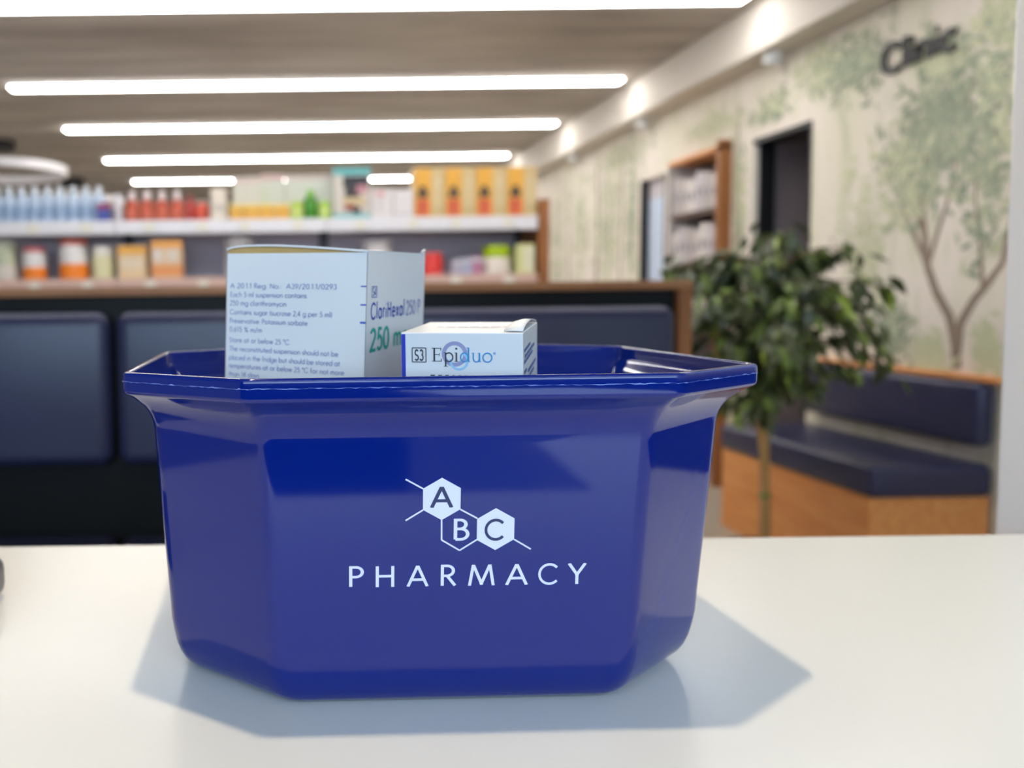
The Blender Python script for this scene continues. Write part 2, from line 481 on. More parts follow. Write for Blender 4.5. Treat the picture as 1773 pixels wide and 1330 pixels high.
# printed trees on the mural (flat print, on the wall)
STRIP = [0]
def mural_strip(pts, w0, w1):
    mb = MB(); n = len(pts); STRIP[0] += 1; xo = WX - .0008 - .0001 * STRIP[0]
    L = []
    for i, p in enumerate(pts):
        p = Vector(p); t = (Vector(pts[min(i + 1, n - 1)]) - Vector(pts[max(i - 1, 0)])).normalized()
        nn = Vector((-t.y, t.x)); w = w0 + (w1 - w0) * i / (n - 1)
        L.append((p + nn * w / 2, p - nn * w / 2))
    for (a, b), (c, d) in zip(L, L[1:]):
        mb.poly([(xo, q.x, q.y) for q in (a, b, d, c)])
    return mb
for pts, w0, w1 in [
    ([(3.17, .80), (3.175, .88), (3.21, .99), (3.28, 1.08), (3.33, 1.18), (3.35, 1.30), (3.37, 1.42), (3.36, 1.55), (3.35, 1.72)], .05, .022),
    ([(3.17, .86), (3.155, .97), (3.10, 1.05), (3.04, 1.11), (2.98, 1.18), (2.95, 1.32)], .045, .018),
    ([(3.33, 1.18), (3.40, 1.30), (3.47, 1.41), (3.53, 1.50), (3.58, 1.62)], .028, .010),
    ([(3.33, 1.18), (3.27, 1.34), (3.22, 1.46), (3.20, 1.62)], .024, .010),
    ([(3.35, 1.30), (3.43, 1.43), (3.46, 1.58)], .020, .008),
    ([(3.06, 1.09), (3.08, 1.25), (3.11, 1.42), (3.10, 1.6)], .020, .008),
    ([(4.75, .3), (4.74, 1.0), (4.77, 1.6), (4.75, 2.1)], .03, .012),
    ([(6.9, .3), (6.92, 1.0), (6.88, 1.6), (6.9, 2.1)], .06, .03),
    ([(6.4, .3), (6.42, 1.0), (6.38, 2.0)], .04, .02),
    ([(7.6, .3), (7.57, 1.0), (7.6, 2.0)], .05, .02),
]:
    mural_strip(pts, w0, w1).build('mural_branch', M['mural_trunk'], wall_r, recalc=False)
def in_opening(y, z):
    for d in (D1, NI, D2):
        if d[0] - .06 < y < d[1] + .06 and z < d[2] + .06: return True
    return False
mb = MB(); midx = []
clusters = [(3.28, 1.72, .20, .26, 420, (0, 2, 2)), (3.45, 1.55, .16, .18, 200, (0, 1)), (3.05, 1.62, .10, .35, 260, (0, 1, 2)), (3.02, 2.05, .10, .2, 160, (1, 1, 0)),
            (3.30, 1.95, .12, .08, 110, (1, 1, 0)), (3.78, 2.06, .18, .12, 200, (2, 0)), (4.02, 2.10, .16, .10, 130, (0, 1)), (4.42, 2.0, .14, .10, 130, (1, 2)),
            (3.70, 1.30, .14, .35, 120, (1,)), (3.52, .92, .10, .12, 120, (0, 2)), (3.30, .85, .10, .06, 90, (1,)), (3.03, .88, .06, .08, 90, (1,)),
            (5.05, 2.05, .3, .06, 80, (1,)), (6.7, 1.55, .25, .45, 260, (0, 1)), (7.3, 1.7, .2, .4, 200, (0, 1)), (7.9, 1.5, .25, .5, 200, (1, 0)), (6.2, 1.6, .1, .4, 130, (0, 2)), (4.72, 1.5, .08, .4, 130, (0, 1)), (6.35, 2.1, .5, .08, 120, (1, 0))]
for cy, cz, ry, rz, n, tones in clusters:
    for _ in range(n):
        y = rnd.gauss(cy, ry * .55); z = rnd.gauss(cz, rz * .55)
        if in_opening(y, z) or z > 2.22: continue
        a = rnd.uniform(0, PI); L = rnd.uniform(.02, .045); w = L * .32
        u = Vector((math.cos(a), math.sin(a))) * L; v = Vector((-math.sin(a), math.cos(a))) * w
        c = Vector((y, z)); q = [c - u, c - u * .2 - v, c + u, c - u * .2 + v]
        xo = WX - .002 - .003 * rnd.random(); mb.poly([(xo, p.x, p.y) for p in q]); midx.append(rnd.choice(tones))
fo = mb.build('mural_foliage', [M['mural_g1'], M['mural_g2'], M['mural_g3']], wall_r, kind='stuff', recalc=False)
for p, i in zip(fo.data.polygons, midx): p.material_index = i

struct('trim_1', MB().box(2.30, WX, YN, YF, 2.26, H, .006, 2), M['beam'])           # boxed beam along the wall
bb = MB()
for a, b in ((YN, D1[0]), (D1[1], NI[0]), (NI[1], D2[0]), (D2[1], YF)):
    bb.box(WX - .012, WX, a + .01, b - .01, 0, .09)
struct('baseboard_right', bb, M['skirting'])
struct('wall_partition', MB().box(0.610, 1.15, 0.70, 0.74, 0, H, .003, 2), M['white_panel'])

# door_1: dark room behind
d1 = MB()
y0, y1, zt = D1
d1.box(WX + TH, WX + 1.3, y1 + .02, y1 + .06, 0, 2.1).box(WX + TH, WX + 1.3, y0 - .5, y0 - .46, 0, 2.1)
d1.box(WX + 1.3, WX + 1.34, y0 - .5, y1 + .06, 0, 2.1)
door1 = struct('door_1', d1, M['dark_room'])
MB().box(WX + TH, WX + 1.34, y0 - .5, y1 + .06, 2.08, 2.12).build('room_ceiling', M['shelf_back'], door1)
MB().box(WX + .03, WX + TH + .01, y1 - .012, y1 + .004, 0, zt).build('door_frame', M['dark_frame'], door1)
MB().box(WX - .004, WX + TH + .01, y0 - .004, y0 + .012, 0, zt).build('door_frame', M['dark_frame'], door1)
MB().box(WX - .004, WX + TH + .01, y0, y1, zt - .02, zt + .004).build('door_frame', M['dark_frame'], door1)
# door_2: pale blue leaf set back in a black frame
y0, y1, zt = D2
door2 = struct('door_2', MB().box(WX + .05, WX + .09, y0, y1 - .01, 0, 1.74, .003, 1), M['pale_blue'])
MB().box(WX + .05, WX + .09, y0, y1 - .01, 1.74, zt, .003, 1).build('transom_panel', cmat(206, 200, 206), door2)
MB().box(WX - .004, WX + TH + .01, y1 - .02, y1 + .004, 0, zt).build('door_frame', M['dark_frame'], door2)
MB().box(WX - .004, WX + TH + .01, y0 - .004, y0 + .012, 0, zt).build('door_frame', M['dark_frame'], door2)
MB().tube([(WX + .05, y0 + .05, .95), (WX + .02, y0 + .05, .95), (WX + .02, y0 + .16, .95)], .009).build('door_handle', M['black_metal'], door2)

# ================================================================== service counter
cnt = thing('service_counter', 'white glossy service counter under the blue basket', 'counter', (0.0, 0.4, 0))
MB().slab([(-.42, -.30, CZ - .04), (.26, -.30, CZ - .04), (.26, -1.3, CZ - .04), (.60, -1.3, CZ - .04), (.60, .281, CZ - .04), (-.42, .281, CZ - .04)], (0, 0, .04)).build('counter_top', M['counter'], cnt)
MB().box(0.29, 0.58, -1.27, -.27, 0.08, CZ - .04).build('counter_cabinet', M['white_panel'], cnt)
MB().box(-.40, 0.58, -.27, 0.25, 0.08, CZ - .04).build('counter_cabinet', M['white_panel'], cnt)
MB().box(-.38, 0.56, -.24, 0.22, 0.0, 0.08).build('plinth', M['black'], cnt)

kb = thing('reflection_cabinet', 'unseen dark grey cabinet added for the dark reflection in the blue basket', 'cabinet', (1.085, -0.07, 0))
MB().box(-.22, .22, -.75, .75, .06, .98, .004, 2).build('cabinet_body', M['upright'], kb)  # unseen block, placed to darken the reflection on the basket's right chamfer
MB().box(-.235, .225, -.76, .76, .981, 1.0, .003, 2).build('cabinet_top', M['device_dark'], kb)
MB().box(-.19, .20, -.72, .72, 0, .06).build('plinth', M['black'], kb)
for s_ in (-1, 1):
    dd = MB().box(-.238, -.221, .01 * s_ if s_ > 0 else -.74, .74 if s_ > 0 else -.01, .08, .96, .002, 1).build('door', M['upright'], kb)
    MB().box(-.252, -.239, .06 * s_ - .006, .06 * s_ + .006, .6, .8, .002, 1).build('door_handle', M['black_metal'], dd)

mt = thing('reflection_mat', 'unseen dark mat added for the dark band reflected in the blue basket', 'mat', (-.7, -1.9, 0))
MB().box(-1.6, 1.6, -1.25, 1.25, 0.0005, .012, .005, 2).build('mat_sheet', M['device_dark'], mt)  # unseen, laid here so the basket front reflects something dark

# ================================================================== shopping basket
BW, BD, BH = 0.1565, 0.1285, 0.156
bk = thing('shopping_basket', 'deep blue glossy plastic octagonal basket printed with white ABC PHARMACY logo', 'basket', (0.0735, 0.5045, CZ), (0, 0, math.radians(1.2)))
def octa(inset, z, fr):
    k = min(1.0, max(0.0, inset / 0.03))
    b, c = BW - inset, BD - inset
    chx, chy = 0.060 - 0.010 * k, 0.0455
    cs = [(-b, -c + chy), (-b + chx, -c), (b - chx, -c), (b, -c + chy), (b, c - chy), (b - chx, c), (-b + chx, c), (-b, c - chy)]
    out = []
    n = 8
    for i in range(n):
        p = Vector(cs[i]); a = (Vector(cs[i - 1]) - p); d = (Vector(cs[(i + 1) % n]) - p)
        la, ldn = a.length, d.length
        a.normalize(); d.normalize()
        ang = math.acos(max(-1, min(1, a.dot(d)))); t = fr / math.tan(ang / 2)
        t = min(t, la * .45, ldn * .45); r = t * math.tan(ang / 2)
        s = p + a * t; e = p + d * t
        bis = (a + d).normalized(); cen = p + bis * (r / math.sin(ang / 2))
        v0, v1 = s - cen, e - cen
        tot = v0.angle_signed(v1)
        K = 6
        out.append((s + a * min(.004, (la - 2 * t) * .1)))
        for q in range(K + 1):
            v = v0.copy(); v.rotate(Matrix.Rotation(-tot * q / K, 2)); out.append(cen + v)
        out.append((e + d * min(.004, (ldn - 2 * t) * .1)))
    return [(p.x, p.y, z) for p in out]
def cove(p0, p1, p2, n):
    """quadratic curve in (inset, height)"""
    return [((1 - t) ** 2 * p0[0] + 2 * t * (1 - t) * p1[0] + t * t * p2[0], (1 - t) ** 2 * p0[1] + 2 * t * (1 - t) * p1[1] + t * t * p2[1]) for t in [k / n for k in range(n + 1)]]
outer = [(0.060, 0.0016), (0.040, 0.0010), (0.0335, 0.0008)]
outer += cove((0.0325, 0.0010), (0.0195, 0.0030), (0.0186, 0.034), 8)
outer += [(0.0184, 0.038), (0.0157, 0.080), (0.0131, 0.124)]
outer += cove((0.0129, 0.127), (0.0118, 0.1375), (0.0022, 0.1445), 8)
outer += [(0.0010, 0.1452), (0.0003, 0.1462), (0.0, 0.1475), (0.0, 0.1540), (0.0003, 0.1553), (0.0010, 0.1560)]
inner = [(0.0026, 0.1560), (0.0033, 0.1556), (0.0036, 0.1546), (0.0040, 0.1490)]
inner += cove((0.0060, 0.1462), (0.0150, 0.1400), (0.0158, 0.127), 7)
inner += [(0.0212, 0.036)] + cove((0.0216, 0.030), (0.0222, 0.0050), (0.0360, 0.0038), 6) + [(0.060, 0.0036)]
lift = lambda z: z + .004 if z >= .03 else z * (.034 / .030)
outer = [(i_, lift(z_)) for i_, z_ in outer]; inner = [(i_, lift(z_)) for i_, z_ in inner]
mb = MB()
rings = []
for ins, z in outer + inner:
    fr = 0.009 if z > .144 else (0.013 if z > .03 else 0.016)
    if ins > .0325: fr = .018
    rings.append([mb.bm.verts.new(p) for p in octa(ins, z, fr)])
nv = len(rings[0])
for a, b in zip(rings, rings[1:]):
    for k in range(nv):
        mb.bm.faces.new((a[k], a[(k + 1) % nv], b[(k + 1) % nv], b[k]))
mb.bm.faces.new(list(reversed(rings[0]))); mb.bm.faces.new(rings[-1])
body = mb.build('basket_body', M['basket'], bk, smooth=60)
wn = body.modifiers.new('normals', 'WEIGHTED_NORMAL'); wn.keep_sharp = True; wn.weight = 60
# thin moulding flash along the lip
mb = MB(); pr = octa(0.0, 0.1555, .009)
path = []
for i in range(len(pr)):
    a, b = Vector(pr[i]), Vector(pr[(i + 1) % len(pr)])
    n = max(1, int((b - a).length / .002))
    for q in range(n): path.append(a.lerp(b, q / n))
rr = [(0.00005 + 0.00017 * max(0, rnd.gauss(.30, .55))) for _ in path]
prev = None
pts = [p + Vector((0, 0, rnd.gauss(0, .00012))) for p in path]
m_ = len(pts)
up = []
for i, p in enumerate(pts):
    outv = Vector((p.x, p.y, 0)).normalized()
    up.append([mb.bm.verts.new(p + Vector((0, 0, rr[i]))), mb.bm.verts.new(p + outv * (rr[i] * 1.5 + .0001)), mb.bm.verts.new(p - Vector((0, 0, rr[i])))])
for i in range(m_):
    a, b = up[i], up[(i + 1) % m_]
    for k in range(2): mb.bm.faces.new((a[k], a[k + 1], b[k + 1], b[k]))
mb.build('moulding_seam', M['flash'], bk, label='thin pale seam line around the rim')
# base foot (dark ring the basket stands on)
# logo on the flat front face (face frame: origin on the centre line at h = 38 mm)
slope = (0.0131 - 0.0184) / (0.124 - 0.038)
FO = (0, -BD + 0.0184, 0.042)
FU = Vector((1, 0, 0)); FV = Vector((0, slope, 1)).normalized(); FN = FU.cross(FV)
mm = 0.001
def hexp(cx, cy, r): return [((cx + r * math.cos(PI / 2 + k * PI / 3)) * mm, (cy + r * math.sin(PI / 2 + k * PI / 3)) * mm) for k in range(6)]
R_ = 9.95; A_ = (-6.85, 60.65); C_ = (18.1, 45.95); B_ = (1.6, 46.3)
ha = put_polys('logo_hexagon', [hexp(*A_, R_)], M['print_white'], bk, FO, FU, FV, FN, .00015)
hc = put_polys('logo_hexagon', [hexp(*C_, R_)], M['print_white'], bk, FO, FU, FV, FN, .00015)
lw = 0.72 * mm
P_ = lambda x, y: (x * mm, y * mm)
hexl = [((1.7, 55.6), (9.6, 51.2)), ((-6.85, 50.8), (-6.75, 41.25)), ((-6.75, 41.25), (1.6, 36.15)), ((1.6, 36.15), (9.7, 41.2))]
bonds = [((-23.5, 70.15), (-15.4, 65.55)), ((-23.4, 50.75), (-15.4, 55.6)), ((26.7, 40.95), (34.6, 36.1))]
for a, b in hexl + bonds:
    put_polys('logo_line', [line_poly(P_(*a), P_(*b), lw)], M['print_white'], bk, FO, FU, FV, FN, .00012)
def letter(ch, x0, x1, y0, cap, m, par, off, wt=.13):
    return put_text('printed_letter', ch, m, par, FO, FU, FV, FN, x0 * mm, y0 * mm, cap * mm, width=(x1 - x0) * mm, w=wt, off=off)
letter('A', -11.3, -2.6, 56.6, 9.8, M['print_blue'], bk, .0003, .15)
letter('B', -1.0, 5.0, 41.4, 9.2, M['print_white'], bk, .00012, .135)
letter('C', 13.6, 21.2, 41.1, 9.2, M['print_blue'], bk, .0003, .145)
for ch, x0, x1 in (('P', -49.2, -43.0), ('H', -36.9, -28.6), ('A', -21.9, -13.4), ('R', -6.8, -.3), ('M', 6.2, 17.7), ('A', 23.9, 32.7), ('C', 38.9, 46.7), ('Y', 52.6, 60.2)):
    y0, cap = 19.3 - .0035 * (x0 + 50), 10.0
    if ch in 'PC': y0 += .35; cap -= .7
    if ch == 'R': y0 += .2; cap -= .5
    letter(ch, x0, x1, y0, cap, M['print_white'], bk, .00012, .125)

# ================================================================== tall medicine carton
tilt, yaw1 = 0.033, math.radians(-29)
w1, w2 = 0.0905, 0.089
h1 = 0.2133
top = Vector((0.0434, 0.47, 1.1072))
Rm = Matrix.Rotation(tilt, 3, 'Y') @ Matrix.Rotation(yaw1, 3, 'Z')
b1 = thing('medicine_carton', 'tall white medicine carton with navy side text and a bulging open lid', 'carton', top - Rm @ Vector((0, 0, h1)), Rm.to_euler())
t = 0.0005
# local: x from -w1 (left edge) to 0 (near edge), y from 0 to w2 away, z 0..h1
mb = MB()
mb.box(-w1, 0, 0, t, 0, h1).box(-w1, 0, w2 - t, w2, 0, h1).box(-w1, -w1 + t, 0, w2, 0, h1)
mb.slab([(0, 0, 0), (0, w2, 0), (0, w2, h1 + .006), (0, w2 * .94, h1 + .0028), (0, 0, h1)], (-t, 0, 0))
mb.box(-w1, 0, 0, w2, 0, t)
mb.build('carton_body', M['card'], b1)
mb = MB()
mb.box(-w1 + t, -t, t, t * 1.6, .01, h1 - .0004).box(-w1 + t, -t, w2 - t * 1.6, w2 - t, .01, h1 - .0004)
mb.build('carton_lining', M['card_in'], b1, label='brown unprinted inside of carton')
# lid: bulging upward flap hinged on the back edge; its front edge bows into an arch
def lid_bow(u):
    return 0.0019 * (1 - u) ** 2 + 0.0030 * (math.sin(PI * u ** 0.66) ** 0.9 if 0 < u < 1 else 0)
def lid(z_add, name, m, inset):
    mb = MB(); NXs, NYs = 22, 6
    g = []
    for i in range(NXs + 1):
        u = i / NXs
        bow = lid_bow(u)
        row = []
        for j in range(NYs + 1):
            v = j / NYs
            x = -w1 + inset + u * (w1 - 2 * inset); y = .0004 + v * (w2 - .001)
            z = h1 + z_add + bow * (1 - .30 * v) + .0004 + .0045 * v * u
            row.append(mb.bm.verts.new((x, y, z)))
        g.append(row)
    for i in range(NXs):
        for j in range(NYs): mb.bm.faces.new((g[i][j], g[i + 1][j], g[i + 1][j + 1], g[i][j + 1]))
    return mb.build(name, m, b1, smooth=60)
lid(0.0006, 'lid_flap', M['card'], 0.0)
lid(0.0, 'lid_lining', M['card_in'], 0.0006)
mb = MB(); mb2 = MB()
N_ = 24; pv = None
for k in range(N_ + 1):
    u = k / N_; x = -w1 + u * w1; z = h1 + lid_bow(u)
    q = [mb.bm.verts.new((x, yy, zz)) for yy, zz in ((-.0003, z), (-.0003, z + .0011), (.0009, z + .0012), (.0009, z))]
    r = [mb2.bm.verts.new((x, .0013, h1 - .012)), mb2.bm.verts.new((x, .0013, z + .0005))]
    if pv:
        for e in range(4): mb.bm.faces.new((pv[0][e], pv[0][(e + 1) % 4], q[(e + 1) % 4], q[e]))
        mb2.bm.faces.new((pv[1][0], r[0], r[1], pv[1][1]))
    pv = (q, r)
mb.build('lid_edge', M['card'], b1)
mb2.build('tuck_flap', M['card_in'], b1, label='brown inner tuck flap')
MB().slab([(.0002, .001, h1 - .0002), (.0002, w2 * .9, h1 + .0022), (.0002, w2, h1 + .0058), (.0002, w2, h1 + .0072), (.0002, w2 * .9, h1 + .0040), (.0002, .001, h1 + .0012)], (-.0012, 0, 0)).build('side_flap', M['card'], b1)
# text, left face : origin at top-left corner, u to the right
TO, TU, TV, TN = (-w1, 0, h1), (1, 0, 0), (0, 0, 1), (0, -1, 0)
rows = [('A 20.1.1 Reg. No.:  A39/20.1.1/0293', 3.0, -20.2, 69.5), ('Each 5 ml suspension contains', 3.1, -25.3, 50.9), ('250 mg clarithromycin', 2.9, -30.3, 38.0), ('Contains sugar (sucrose 2,4 g per 5 ml)', 3.0, -35.6, 67.2),
        ('Preservative: Potassium sorbate', 3.0, -40.7, 52.0), ('0,615 % m/m', 2.9, -45.8, 22.2), ('Store at or below 25 °C.', 2.9, -52.0, 41.0), ('The reconstituted suspension should not be', 2.9, -57.2, 71.6),
        ('placed in the fridge but should be stored at', 2.9, -62.4, 72.8), ('temperatures at or below 25 °C for not more', 2.8, -67.3, 75.6), ('than 14 days', 2.8, -72.2, 21.0)]
for tx, x, y, wdt in rows:
    put_text('printed_text', tx, M['ink_grey'], b1, TO, TU, TV, TN, x * mm, y * mm, 2.75 * mm, width=wdt * mm, w=.11)
put_polys('printed_ticks', [line_poly((87.0 * mm, y * mm), (90.4 * mm, y * mm), wd_ * mm) for y, wd_ in ((-18.4, .7), (-28.4, .8), (-38.1, 1.1))], M['ink_navy'], b1, TO, TU, TV, TN)
# right face: origin at near top corner, u runs away from the viewer
RO, RU, RV, RN = (0, 0, h1), (0, 1, 0), (0, 0, 1), (1, 0, 0)
put_text('printed_name', 'ClariHexal', M['ink_navy'], b1, RO, RU, RV, RN, 6.0 * mm, -36.2 * mm, 8.6 * mm, width=48.5 * mm, w=.145, gap=.34, shear=.048)
put_text('printed_name', '250 P', M['ink_ring'], b1, RO, RU, RV, RN, 58.5 * mm, -33.8 * mm, 8.0 * mm, width=23.0 * mm, w=.15, shear=.048)
put_text('printed_dose', '250 mg', M['ink_green'], b1, RO, RU, RV, RN, 6.0 * mm, -53.6 * mm, 11.6 * mm, width=56.0 * mm, w=.17, shear=.045)
sq = [(6.2, -24.2), (13.4, -24.0), (13.4, -18.2), (6.2, -18.3), (6.2, -24.2)]
put_polys('printed_symbol_box', [line_poly(P_(*a), P_(*b), .5 * mm) for a, b in zip(sq, sq[1:])], M['ink_grey'], b1, RO, RU, RV, RN)
put_text('printed_symbol', 'S4', M['ink_grey'], b1, RO, RU, RV, RN, 7.4 * mm, -23.2 * mm, 4.2 * mm, width=4.8 * mm, w=.16)

# ================================================================== short medicine carton
w, d, h2 = 0.0583, 0.066, 0.1725
R2 = Matrix.Rotation(math.radians(-21.5), 3, 'Z') @ Matrix.Rotation(0.05, 3, 'X')
b2 = thing('medicine_carton', 'short white medicine carton with navy edge stripe and two overlapping rings', 'carton', Vector((0.0551, 0.425, 1.0654)) - R2 @ Vector((0, 0, h2)), R2.to_euler())
mb = MB(); mb.box(0, w, 0, d, 0, h2, .0005, 2)
mb.build('carton_body', M['card'], b2)
EO, EU, EV, EN = (0, 0, h2), (1, 0, 0), (0, 0, 1), (0, -1, 0)
put_polys('edge_stripe', [[(0.0003, -.16), (2.3 * mm, -.16), (2.3 * mm, -.0008), (0.0003, -.0008)]], M['ink_blue'], b2, EO, EU, EV, EN)
def ringp(cx, cy, r, wd_, a0=0, a1=360):
    return stroke_polys([((cx + r * math.cos(math.radians(a0 + (a1 - a0) * k / 30))) * mm, (cy + r * math.sin(math.radians(a0 + (a1 - a0) * k / 30))) * mm) for k in range(31)], wd_ * mm)
put_polys('logo_ring', ringp(26.3, -10.3, 5.2, 1.9), M['ink_ring'], b2, EO, EU, EV, EN, .00015)
put_polys('logo_ring', ringp(28.4, -13.6, 4.1, 1.1, -190, 60), M['ink_ring2'], b2, EO, EU, EV, EN, .0002)
sq = [(5.6, -14.4), (12.4, -14.4), (12.4, -7.5), (5.6, -7.5), (5.6, -14.4)]
put_polys('printed_symbol_box', [line_poly(P_(*a), P_(*b), .45 * mm) for a, b in zip(sq, sq[1:])], M['ink_black'], b2, EO, EU, EV, EN)
put_text('printed_symbol', 'S3', M['ink_black'], b2, EO, EU, EV, EN, 6.9 * mm, -13.5 * mm, 5.0 * mm, width=4.2 * mm, w=.16)
# serif wordmark: thick stems, thin arms and foot serifs
def wordmark():
    bl = -14.0; S = lambda x0, x1, y, t_: line_poly(P_(x0, y), P_(x1, y), t_ * mm)
    V_ = lambda x, y0, y1, t_: line_poly(P_(x, y0), P_(x, y1), t_ * mm)
    dark = [V_(16.5, bl, bl + 6.6, .85), S(15.3, 20.0, bl + .15, .32), S(15.3, 19.8, bl + 6.45, .32), S(16.5, 19.0, bl + 3.4, .32), V_(19.9, bl, bl + 1.4, .35), V_(19.7, bl + 5.3, bl + 6.6, .35), V_(18.9, bl + 2.7, bl + 4.1, .3)]
    dark += [V_(22.0, bl - 2.4, bl + 4.4, .75), S(21.0, 23.1, bl - 2.3, .28), S(21.1, 22.0, bl + 4.3, .3)] + stroke_polys([(p[0] * mm, p[1] * mm) for p in arc(23.6, bl + 2.15, 1.9, 150, -150, 2.15, 12)], .62 * mm)
    dark += [V_(27.2, bl, bl + 4.4, .75), S(26.2, 28.2, bl + .12, .28), S(26.3, 27.2, bl + 4.3, .3)] + [line_poly(P_(26.75, bl + 6.3), P_(27.65, bl + 6.3), .9 * mm)]
    cy = stroke_polys([(p[0] * mm, p[1] * mm) for p in arc(31.0, bl + 2.15, 1.8, 0, 360, 2.15, 16)], .6 * mm) + [V_(33.0, bl, bl + 6.9, .75), S(32.0, 33.0, bl + 6.8, .3), S(33.0, 33.9, bl + .15, .3)]
    cy += stroke_polys([(p[0] * mm, p[1] * mm) for p in [(35.3, bl + 4.4), (35.3, bl + 1.6)] + arc(36.7, bl + 1.6, 1.4, 180, 350, 1.6, 8)], .6 * mm) + [V_(38.2, bl, bl + 4.4, .75), S(34.5, 35.3, bl + 4.3, .28), S(37.4, 38.2, bl + 4.3, .28), S(38.2, 39.0, bl + .12, .28)]
    cy += stroke_polys([(p[0] * mm, p[1] * mm) for p in arc(41.9, bl + 2.15, 2.1, 0, 360, 2.15, 18)], .6 * mm)
    cy += stroke_polys([(p[0] * mm, p[1] * mm) for p in arc(45.2, bl + 4.2, .42, 0, 360, n=10)], .3 * mm)
    return dark, cy
dk, cy_ = wordmark()
put_polys('printed_name', dk, M['ink_black'], b2, EO, EU, EV, EN, .0003)
put_polys('printed_name', cy_, M['ink_cyan'], b2, EO, EU, EV, EN, .0003)
# illegible fine print on the end face and the top
GO, GU, GV, GN = (w, 0, h2), (0, 1, 0), (0, 0, 1), (1, 0, 0)
pp = []
for r_, (y, a, b) in enumerate([(-9.2, 4, 30), (-12.2, 6, 48), (-14.6, 4, 40), (-19.5, 4, 14), (-21.5, 20, 56), (-24.5, 6, 46)]):
    x = a
    while x < b:
        L = rnd.uniform(2.5, 6); pp.append(line_poly(P_(x, y + .05 * x), P_(min(b, x + L), y + .05 * (x + L)), 1.7 * mm)); x += L + 1.2
put_polys('fine_print', pp, M['ink_grey'], b2, GO, GU, GV, GN)
pp = []; x = 14.5
while x < 46:
    L = rnd.uniform(1.2, 2.4); pp.append(line_poly(P_(x, -21.6), P_(x + L, -21.6), 2.2 * mm)); x += L + 1.6
put_polys('fine_print', pp, M['ink_black'], b2, EO, EU, EV, EN)
pp = []; x = 12.0
while x < 48:
    L = rnd.uniform(2, 5); pp.append(line_poly(P_(x, 30), P_(x + L, 30), 3.0 * mm)); x += L + 1.5
put_polys('fine_print', pp, M['ink_pale'], b2, (0, 0, h2), (1, 0, 0), (0, 1, 0), (0, 0, 1))
put_polys('printed_mark', [[P_(49, 24), P_(53, 24), P_(54, 34), P_(51, 33)]], M['ink_ring'], b2, (0, 0, h2), (1, 0, 0), (0, 1, 0), (0, 0, 1))
# open end flap, bowed up at the right end
mb = MB(); g = []
for i in range(9):
    v = i / 8; y = .002 + v * (d - .004)
    zz = h2 + .0004 + .0028 * math.sin(PI * min(1, v * 1.02)) ** .8
    g.append([mb.bm.verts.new((w - .009, y, h2 + .0003 + (zz - h2) * .45)), mb.bm.verts.new((w - .0045, y, h2 + .0003 + (zz - h2) * .9)), mb.bm.verts.new((w - .0003, y, zz))])
for a, b in zip(g, g[1:]):
    for k in range(2): mb.bm.faces.new((a[k], a[k + 1], b[k + 1], b[k]))
fl = mb.build('end_flap', M['card'], b2, smooth=60)
sm = fl.modifiers.new('thick', 'SOLIDIFY'); sm.thickness = .0005; sm.offset = 1

# ================================================================== device at the left end
dv = thing('card_terminal', 'small grey rounded device cut off at the edge of the frame on the white counter', 'device', (-0.235, 0.52, CZ))
MB().box(-.046, .046, -.07, .048, 0.001, .029, .009, 4).build('device_body', M['device'], dv, smooth=50)
MB().box(-.034, .034, -.02, .035, .0288, .0298, .0005, 1).build('screen', M['device_dark'], dv)
for i in range(3):
    for j in range(2):
        MB().box(-.03 + i * .022, -.014 + i * .022, -.062 + j * .018, -.050 + j * .018, .0285, .0305, .001, 1).build('key', M['device_dark'], dv)

# ================================================================== booth seating
bo = thing('booth_sofa', 'long booth sofa with navy padded back in a black wood-edged frame behind the basket', 'sofa', (0, 0, 0))
MB().box(-1.75, 1.006, 2.262, 2.285, 0.0, 1.10).build('back_panel', M['black'], bo)
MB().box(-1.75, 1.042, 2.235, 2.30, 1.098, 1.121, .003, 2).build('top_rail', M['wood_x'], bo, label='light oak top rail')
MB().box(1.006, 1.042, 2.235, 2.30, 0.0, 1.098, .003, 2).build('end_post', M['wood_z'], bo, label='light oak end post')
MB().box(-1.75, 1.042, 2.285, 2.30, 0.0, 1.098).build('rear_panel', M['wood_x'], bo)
MB().box(-1.75, 1.00, 1.78, 2.26, 0.0, 0.36).build('seat_base', M['black'], bo)
for x0, x1 in ((-1.70, -1.185), (-1.17, -.455), (-.44, .272), (.287, .985)):
    MB().box(x0, x1, 2.185, 2.262, .662, 1.057, .036, 6).build('backrest_cushion', M['navy'], bo, smooth=60)
for x0, x1 in ((-1.70, -1.185), (-1.17, -.452), (-.437, .272), (.287, .985)):
    MB().box(x0, x1, 1.72, 2.255, .36, .474, .030, 5).build('seat_cushion', M['navy'], bo, smooth=60)

# ================================================================== wall bench on the right
be = thing('wall_bench', 'oak box bench with navy seat and back cushions against the leafy mural wall', 'bench', (2.2, 3.5, 0))
def bx(*a): return (a[0] - 2.2, a[1] - 2.2, a[2] - 3.5, a[3] - 3.5, a[4], a[5])
MB().box(*bx(2.025, 2.44, 2.985, 4.02, 0.0, .365), .002, 1).build('bench_base', M['wood'], be)
MB().box(*bx(2.012, 2.44, 2.965, 4.03, .366, .482), .028, 5).build('seat_cushion', M['navy'], be, smooth=60)
MB().box(*bx(2.37, 2.435, 2.965, 4.02, .545, .765), .025, 5).build('backrest_cushion', M['navy'], be, smooth=60)
MB().box(*bx(2.405, 2.449, 2.93, 4.03, .768, .786), .002, 1).build('wood_rail', M['wood'], be)

